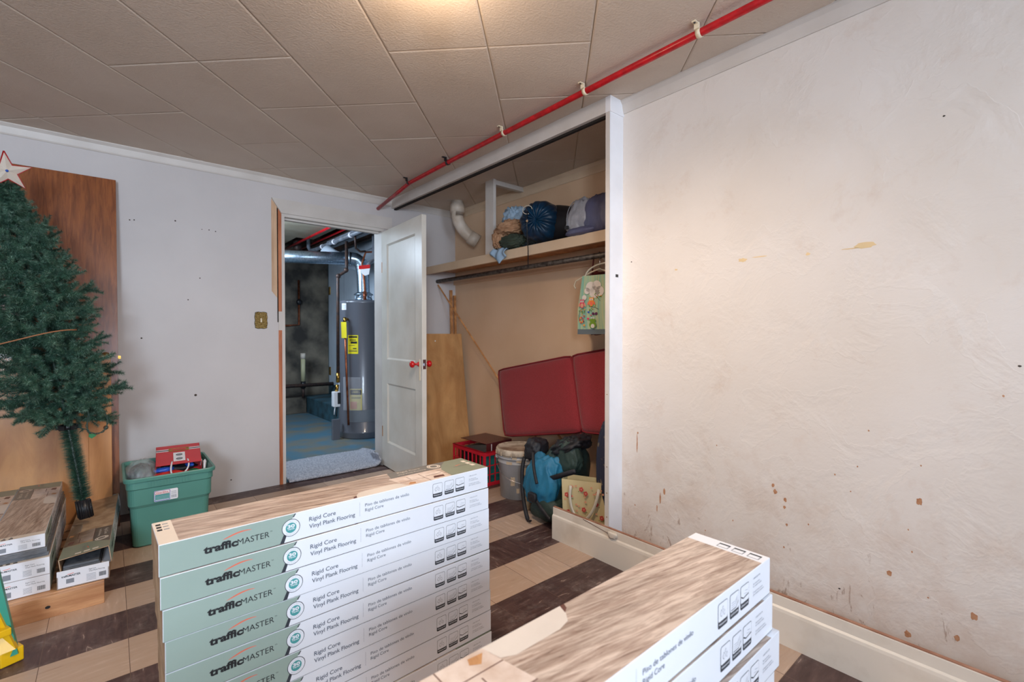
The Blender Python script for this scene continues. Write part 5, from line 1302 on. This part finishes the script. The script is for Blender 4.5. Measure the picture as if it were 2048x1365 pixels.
# ================================================================ LEFT SIDE
# leaning dark door slab
t = thing('door_slab', (-.4, 3.68, 0), 'brown flush door slab leaning against the wall behind the artificial tree', 'door')
ang = math.atan2(.17, 2.07)
SM = Matrix.Translation((-.80, 3.60, .002)) @ Matrix.Rotation(-ang, 4, 'X')
b = MB(); b.box(0, .833, 0, .035, 0, 2.075, m_doorwood, mtx=SM, bev=.001); sl_ = b.build('slab', t)
b = MB(); b.lathe([(.026, 0), (.026, .004), (.010, .010), (.010, .03), (.022, .04), (.027, .052), (.022, .066), (0, .070)], SM @ Vector((.775, 0, 1.0)), m_brass, 28, ax=(0, -1, -.1)); b.build('door_knob', sl_)
b = MB(); b.box(.833, .846, .012, .024, .985, 1.003, m_brass, mtx=SM); b.build('latch', sl_)
t = thing('cabinet_panel', (-.4, 3.5, 0), 'honey coloured wood cabinet panel leaning in front of the brown door slab', 'panel')
SM2 = Matrix.Translation((-1.0, 3.575, .003)) @ Matrix.Rotation(-math.atan2(.05, 1.0), 4, 'X')
b = MB(); b.box(0, .90, -.012, .003, 0, 1.0, m_lightwood, mtx=SM2, bev=.001); b.build('panel', t)
b = MB(); b.box(.90, 1.0, -.018, .003, 0, 1.004, m_lightwood, mtx=SM2, bev=.002); b.build('stile', t)
b = MB(); b.lathe([(.012, 0), (.012, .006), (.006, .012), (.009, .02), (0, .022)], SM2 @ Vector((.975, -.018, .59)), m_chrome, 16, ax=(0, -1, 0)); b.build('knob', t)

# green storage bin
t = thing('storage_bin', (.24, 3.36, 0), 'green plastic storage bin standing against the pale wall', 'storage bin')
def rrect(x0_, x1_, y0_, y1_, r, n=6):
    P = []
    for cx, cy, a0 in ((x1_ - r, y0_ + r, -90), (x1_ - r, y1_ - r, 0), (x0_ + r, y1_ - r, 90), (x0_ + r, y0_ + r, 180)):
        for j in range(n + 1): a = R(a0 + 90 * j / n); P.append((cx + r * math.cos(a), cy + r * math.sin(a)))
    return P
def loft(b, rings, m, cap0=False, cap1=False):
    n = len(rings[0][0]); vs = [Vector((x, y, z)) for P, z in rings for x, y in P]
    fs = [(i * n + k, i * n + (k + 1) % n, (i + 1) * n + (k + 1) % n, (i + 1) * n + k) for i in range(len(rings) - 1) for k in range(n)]
    if cap0: fs.append(tuple(range(n))[::-1])
    if cap1: fs.append(tuple(range((len(rings) - 1) * n, len(rings) * n)))
    b.add(vs, fs, m, False)
bx0, bx1, by0, by1 = .040, .452, 3.125, 3.60
def ins(d, r=.04): return rrect(bx0 + d, bx1 - d, by0 + d, by1 - d, max(r - d * .2, .02))
b = MB()
loft(b, [(ins(.045), .002), (ins(.038), .008), (ins(.030), .21), (ins(.020), .228), (ins(.018), .312), (ins(.012), .318), (ins(.012), .352), (ins(.002), .356), (ins(0), .372), (ins(.003), .377), (ins(.012), .376), (ins(.018), .36), (ins(.03), .2), (ins(.043), .012)], m_bin, True, True)
for k in range(14):
    x = .145 + k * .0135; b.box(x, x + .006, by0 + .008, by0 + .014, .320, .352, m_bin)
bb_ = b.build('bin_body', t)
b = MB(); yy = by0 + .0275
fo = (0, yy, 0)
b.poly([(.165, .225), (.262, .225), (.265, .228), (.265, .282), (.262, .285), (.165, .285), (.162, .282), (.162, .228)], m_white, (0, by0 + .0175, 0), X_, Z_, .0004)
b.build('brand_label', t) if False else None
def lab_(pts, m, off): LB.poly(pts, m, (0, by0 + .016, 0), X_, (0, -.04, 1), off)
LB = MB(); r_ = lambda x0_, x1_, z0_, z1_: [(x0_, z0_), (x1_, z0_), (x1_, z1_), (x0_, z1_)]
def rrp(x0_, x1_, z0_, z1_, r=.006): return rrect(x0_, x1_, z0_, z1_, r, 4)
lab_(rrp(.168, .272, .238, .296), m_white, .0006); lab_(rrp(.1695, .238, .2395, .2945), m_blue, .0009); lab_(rrp(.1710, .2365, .2425, .2935), m_white, .0012)
lab_(rrp(.1715, .2360, .276, .2930, .005), m_redcloth, .0014); lab_(rrp(.1725, .2350, .278, .2920, .005), m_white, .0016); lab_(r_(.1725, .2350, .246, .2745), m_teal, .0014)
LB.text('Sterilite', m_redcloth, (.176, .281), .008, (0, by0 + .016, 0), X_, (0, -.04, 1), .002, width=.054, bold=.02)
for j in range(4): lab_(r_(.175, .233, .250 + j * .005, .2506 + j * .005), m_white, .0018)
for j in range(9): lab_(r_(.242 + j * .0027, .2434 + j * .0027, .246, .262), m_greyink, .0012)
for j in range(4): lab_(r_(.242, .266, .266 + j * .005, .2675 + j * .005), m_greyink, .0012)
LB.build('brand_label', bb_)
# things in the bin
t = thing('red_gift_bag', (.30, 3.40, .3), 'red gift bag with a belt print and white rope handles lying in the green bin', 'gift bag')
GMr = Matrix.Translation((.185, 3.295, .335)) @ Matrix.Rotation(R(-4), 4, 'Z') @ Matrix.Rotation(R(15), 4, 'X')
b = MB(); gw_, gl_ = .215, .24
b.box(0, gw_, 0, gl_, .058, .060, m_giftred, mtx=GMr); b.box(0, .002, 0, gl_, 0, .06, m_giftred, mtx=GMr); b.box(gw_ - .002, gw_, 0, gl_, 0, .06, m_giftred, mtx=GMr); b.box(0, gw_, 0, gl_, 0, .002, m_giftred, mtx=GMr)
go2 = GMr @ Vector((0, 0, .0602)); g2x = GMr.to_3x3() @ X_; g2y = GMr.to_3x3() @ Y_
for y0_, m_ in ((.165, m_white), (.175, m_inkblk), (.185, m_white)): b.poly([(0.001, y0_), (gw_ - .001, y0_), (gw_ - .001, y0_ + .009), (0.001, y0_ + .009)], m_, go2, g2x, g2y, .0005)
b.poly([(.06, .160), (.16, .160), (.16, .20), (.06, .20)], m_brass, go2, g2x, g2y, .0010); b.poly([(.075, .170), (.145, .170), (.145, .19), (.075, .19)], m_giftred, go2, g2x, g2y, .0014)
b.poly([(.082, .03), (.138, .03), (.138, .14), (.082, .14)], m_white, go2, g2x, g2y, .0010)
for yy in (.06, .11): b.disc((.11, yy), .016, m_inkblk, go2, g2x, g2y, .0014, 20, ry=.013); b.disc((.11, yy), .012, m_greyink, go2, g2x, g2y, .0018, 20, ry=.009)
b.build('paper_bag', t)
b = MB(); b.tube(bez([GMr @ Vector((.075, .03, .062)), GMr @ Vector((.07, -.04, .068)), GMr @ Vector((.05, -.09, .02)), GMr @ Vector((.085, -.10, .01)), GMr @ Vector((.13, -.08, .02)), GMr @ Vector((.17, -.03, .04)), GMr @ Vector((.148, .04, .063))], 24), .0042, m_rope, 8); b.build('rope_handle', t)
def blob(name, c, r, m, lab, cat, sd, amp=.25, grp='craft supplies in the green bin', n=36):
    tag(MB().sup(c, r, m, .8, amp, 7, sd, n).build(name), lab, cat, grp)
blob('scarlet_cloth', (.245, 3.27, .335), (.075, .045, .022), m_redcloth, 'scarlet cloth in the mouth of the gift bag', 'cloth', 61)
blob('blue_clip', (.225, 3.30, .365), (.045, .025, .012), m_blue, 'blue plastic piece under the white rope handle', 'toy', 62)
blob('blue_clip', (.345, 3.31, .372), (.022, .025, .012), m_blue, 'small blue plastic piece at the right of the gift bag mouth', 'toy', 66)
blob('black_cloth', (.29, 3.345, .355), (.09, .05, .024), m_black2, 'black cloth stuffed inside the gift bag', 'cloth', 63)
blob('green_block', (.36, 3.26, .335), (.028, .03, .020), m_greenp, 'green plastic block in the bin', 'toy', 64, .08)
blob('blue_disc', (.27, 3.185, .325), (.075, .04, .022), m_blue, 'blue rounded lid near the front rim of the bin', 'lid', 65, .04)
blob('yellow_block', (.335, 3.195, .34), (.022, .02, .012), m_yplastic, 'small yellow plastic piece near the front rim of the bin', 'toy', 67, .05)
blob('green_garland', (.125, 3.38, .32), (.062, .125, .07), M('bagged_greenery', rgb(44, 92, 78), .5, c2=rgb(20, 40, 40), scale=40), 'dark green garland inside the clear plastic bag', 'garland', 68, .25)
tag(MB().sup((.125, 3.37, .335), (.078, .15, .085), m_plastic, .9, .10, 8, 71, 60).build('plastic_bag'), 'clear crinkled plastic bag at the left of the green bin', 'plastic bag')
tag(MB().sup((.22, 3.195, .325), (.13, .032, .022), m_plastic, .9, .12, 8, 72, 48).build('plastic_bag'), 'clear plastic bag along the front rim of the green bin', 'plastic bag')
blob('bin_filling', (.245, 3.36, .20), (.17, .19, .11), m_bpblack, 'dark jumbled things filling the bottom of the green bin', 'cloth', 73, .15)
rnd = random.Random(6)
for k in range(6):
    x, y = .40 + rnd.uniform(-.012, .02), 3.30 + rnd.uniform(-.05, .06)
    tag(MB().tube([(x, y, .24), (x + rnd.uniform(-.01, .015), y + rnd.uniform(-.02, .02), .375 + rnd.uniform(0, .02))], .004, m_white, 8).build('white_stick'), 'thin white stick standing in the right corner of the green bin', 'stick', 'white sticks in the green bin')

# artificial tree
tree = thing('artificial_christmas_tree', (-.10, 3.12, .2), 'green artificial Christmas tree leaning over the flooring boxes', 'Christmas tree')
TB = Vector((-.10, 3.115, .232)); TT = Vector((-.385, 3.37, 1.83))
def axp(f): return TB.lerp(TT, f) + Vector((.02, .0, 0)) * math.sin(f * math.pi)
b = MB(); b.tube([axp(f / 10) for f in range(11)], .011, m_wire, 8); b.build('trunk_pole', tree)
b = MB(); d0 = (axp(.05) - axp(0)).normalized(); b.tube([TB - d0 * .005, TB + d0 * .085], [.026, .027], m_black, 12)
for k in range(12):
    a = k * .5236; s_ = Vector((math.cos(a), math.sin(a), 0)) * .0275; b.tube([TB + s_, TB + d0 * .083 + s_], .003, m_black, 5)
b.build('base_cap', tree)
b = MB(); c = axp(.275); b.tube([c - d0 * .012, c + d0 * .012], .035, m_black, 10)
for k in range(6): a = k * 1.047; b.box(-.02, .045, -.012, .012, -.008, .012, m_black, mtx=Matrix.Translation(c) @ Matrix.Rotation(a, 4, 'Z'))
b.build('branch_collar', tree)
rn = random.Random(77)
def needles(b, p0, p1, dens, ln, rad=0.003, m=m_needle, fwd=.55):
    d = (p1 - p0); L = d.length; t_ = d.normalized(); s_ = t_.cross(Z_ if abs(t_.z) < .9 else X_).normalized(); u = s_.cross(t_)
    n = int(L / dens)
    for i in range(n):
        p = p0 + d * (i + rn.random()) / n; a = rn.uniform(0, 6.283); o_ = s_ * math.cos(a) + u * math.sin(a)
        dr = (o_ + t_ * fwd + Vector((rn.uniform(-.2, .2),) * 3)).normalized(); q = p + dr * ln * rn.uniform(.75, 1.1); w = dr.cross(Vector((rn.uniform(-1, 1), rn.uniform(-1, 1), rn.uniform(-1, 1)))).normalized() * .0009
        b.add([p - w, p + w, q], [(0, 1, 2)], m_needle2 if rn.random() < .16 else m)
def bough(seed, drop=0):
    rn.seed(seed); b = MB(); L = .24
    P = bez([(0, 0, 0), (.10, 0, .01), (.18, 0, .035), (L, 0, .08)], 8)
    b.tube(P, .0022, m_wire, 5)
    for i in range(2, 8): needles(b, P[i], P[i + 1], .0005, .025)
    for k in range(25):
        f = .12 + .86 * k / 24; i = min(int(f * 8), 7); p = P[i].lerp(P[i + 1], f * 8 - i)
        sd = 1 if k % 2 else -1; l = rn.uniform(.085, .125) * (1.1 - .3 * f)
        d = Vector((rn.uniform(.5, .9), sd * rn.uniform(.4, 1.1), rn.uniform(-.7, .9))).normalized(); q = p + d * l * .5; q2 = q + (d + Vector((.2, 0, .25))).normalized() * l * .5
        b.tube([p, q, q2], .0014, m_wire, 4); needles(b, p, q, .00045, .024); needles(b, q, q2, .00038, .024)
    return b
variants = []
for k in range(6):
    bb = bough(100 + k); bb.world = True; variants.append(bb.build('branch'))
def sil(f):          # radius of the tree at fraction f of its height
    pts = [(.27, .17), (.33, .21), (.42, .235), (.5, .225), (.6, .22), (.7, .21), (.78, .17), (.84, .13), (.9, .09), (.96, .07), (1.0, .05)]
    for (a, ra), (c, rc) in zip(pts, pts[1:]):
        if f <= c: return ra + (rc - ra) * (f - a) / (c - a)
    return .05
NB = 96
rn.seed(5)
for k in range(NB):
    f = .275 + .70 * (k / (NB - 1)) ** 1.05
    a = k * 2.39996 + rn.uniform(-.2, .2); rad = sil(f) * rn.uniform(.85, 1.1)
    src_ = variants[k % 6]
    o = src_ if k < 6 else src_.copy()
    if k >= 6: COL.objects.link(o)
    o.parent = tree; WM[o.name] = WM[tree.name]
    s_ = rad * .88 / .24
    if math.sin(a) > .3: s_ *= .8
    tilt = .55 if f < .36 else (.10 - .45 * (f - .36))
    if f > .9: tilt = -.8 * (f - .8) / .2
    p = axp(f - (.0 if f > .36 else -.04)) - Vector(tree.location)
    o.matrix_local = Matrix.Translation(p) @ Matrix.Rotation(a, 4, 'Z') @ Matrix.Rotation(tilt, 4, 'Y') @ Matrix.Rotation(rn.uniform(-.6, .6), 4, 'X') @ Matrix.Diagonal((s_, max(s_, .75), max(s_, .75), 1))
b = MB(); rn.seed(9)
for i in range(12):
    f0, f1 = .055 + i * .0185, .055 + (i + 1) * .0185
    needles(b, axp(f0), axp(f1), .00005, .046, fwd=.15)
b.build('pole_garland', tree)
b = MB(); rn.seed(10); needles(b, axp(.90), axp(1.0), .0004, .026, fwd=.6); needles(b, axp(1.0), axp(1.0) + Vector((.015, 0, .05)), .0008, .02); b.build('top_sprig', tree)
b = MB(); b.tube(bez([(-.42, 2.93, 1.07), (-.30, 2.90, 1.10), (-.2, 2.92, 1.155), (-.12, 2.97, 1.15)], 10), .003, m_twig, 5); o = b.build('bare_stem', tree); o['label'] = 'bare orange brown stem'
# star
ST = Vector((-.371, 3.30, 1.912)); tocam = Vector((.371, -3.0, -.5)).normalized(); sx = tocam.cross(Z_).normalized() * -1; sy = tocam.cross(sx) * 1
if sy.z < 0: sy = -sy
t = thing('tree_star', tuple(ST - Z_ * .09), 'cream star with red edges on a wire above the tree', 'star')
b = MB(); R1, R2 = .092, .036
ring = []
for k in range(10):
    a = R(90 + 6 + 36 * k); r = R1 if k % 2 == 0 else R2; ring.append(ST + sx * r * math.cos(a) + sy * r * math.sin(a))
cc = ST + tocam * .024; cb = ST - tocam * .018
b.add([cc] + ring, [(0, 1 + k, 1 + (k + 1) % 10) for k in range(10)], m_starwhite); b.add([cb] + [p - tocam * .004 for p in ring], [(0, 1 + (k + 1) % 10, 1 + k) for k in range(10)], m_starred); b.build('star_body', t)
b = MB(); b.tube(ring + [ring[0]], .0032, m_starred, 6); b.build('red_edge', t)
b = MB(); b.sup(cc, (.006, .006, .006), m_blue, n=12); b.build('centre_bead', t)
b = MB(); b.tube(bez([ST - sy * .02 - tocam * .01, ST - sy * .1 + sx * .02, ST - sy * .17 + sx * .015, axp(.96)], 10), .002, m_wire, 5); b.build('wire', t)
# cord with plug
t = thing('light_cord', (-.05, 3.08, .6), 'looped green light cord with a plug hanging from the tree', 'cord')
b = MB(); pts = [(-.12, 3.08, .80), (-.077, 3.08, .787), (-.039, 3.08, .765), (-.020, 3.08, .73), (-.015, 3.08, .69), (-.028, 3.08, .654), (-.055, 3.08, .642), (-.085, 3.08, .655), (-.092, 3.085, .69), (-.085, 3.09, .74), (-.10, 3.09, .78)]
def smooth(P, n=5):
    P = [Vector(p) for p in P]; out = []
    for i in range(len(P) - 1):
        a, b_, c_, d_ = P[max(i - 1, 0)], P[i], P[i + 1], P[min(i + 2, len(P) - 1)]
        for k in range(n):
            t_ = k / n; out.append(.5 * ((2 * b_) + (c_ - a) * t_ + (2 * a - 5 * b_ + 4 * c_ - d_) * t_ * t_ + (3 * b_ - a - 3 * c_ + d_) * t_ ** 3))
    return out + [P[-1]]
Q = smooth(pts)
b.tube([p + Vector((.003 * math.cos(i * .8), 0, .003 * math.sin(i * .8))) for i, p in enumerate(Q)], .0022, m_wire, 6)
b.tube([p - Vector((.003 * math.cos(i * .8), 0, .003 * math.sin(i * .8))) for i, p in enumerate(Q)], .0022, m_wire, 6)
b.tube(smooth([(-.085, 3.085, .655), (-.10, 3.085, .67), (-.12, 3.09, .655)]), .0022, m_wire, 6); b.build('cord_loop', t)
b = MB(); b.prism([(-.012, .01), (-.014, -.004), (-.002, -.014), (.016, 0), (.004, .008)], m_greenp, (-.072, 3.07, .636), X_, Z_, .014); b.tube([(-.08, 3.078, .643), (-.088, 3.08, .655)], .0025, m_wire, 6); b.build('plug', t)

# step ladder at the left edge
t = thing('step_ladder', (-.45, 2.4, 0), 'green fibreglass step ladder with yellow steps at the left edge', 'ladder')
foot = Vector((-.262, 2.33, 0)); topp = Vector((-.50, 2.60, 1.35)); off = Vector((-.36, -.16, 0))
for s_ in (0, 1):
    b = MB(); b.tube([foot + off * s_ + Z_ * .03, topp + off * s_ * .8], .016, m_ygreen, 4, smooth=False); b.build('rail', t)
    b = MB(); c = foot + off * s_ + Vector((-.012, .01, .002)); b.box(-.03, .03, -.02, .02, 0, .05, m_yplastic, mtx=Matrix.Translation(c) @ Matrix.Rotation(R(24), 4, 'Z'), bev=.004); b.build('foot', t)
for k in range(4):
    f = .09 + k * .24; p = foot.lerp(topp, f); q = (foot + off).lerp(topp + off * .8, f)
    b = MB(); d = (q - p); MT = Matrix.Translation(p) @ Matrix.Rotation(math.atan2(d.y, d.x), 4, 'Z'); b.box(0, d.length, -.045, .045, -.012, .012, m_alu if k else m_yplastic, mtx=MT, bev=.003); b.build('step', t)
b = MB(); p = foot.lerp(topp, .05); b.add([p + Vector((.0, 0, -.02)), p + Vector((.018, -.035, -.01)), p + Vector((-.03, .0, .13)), p + Vector((-.07, .02, .10)), p + Vector((-.10, -.03, -.03))], [(0, 1, 2, 3, 4)], m_yplastic); b.build('corner_brace', t, solid=.02)
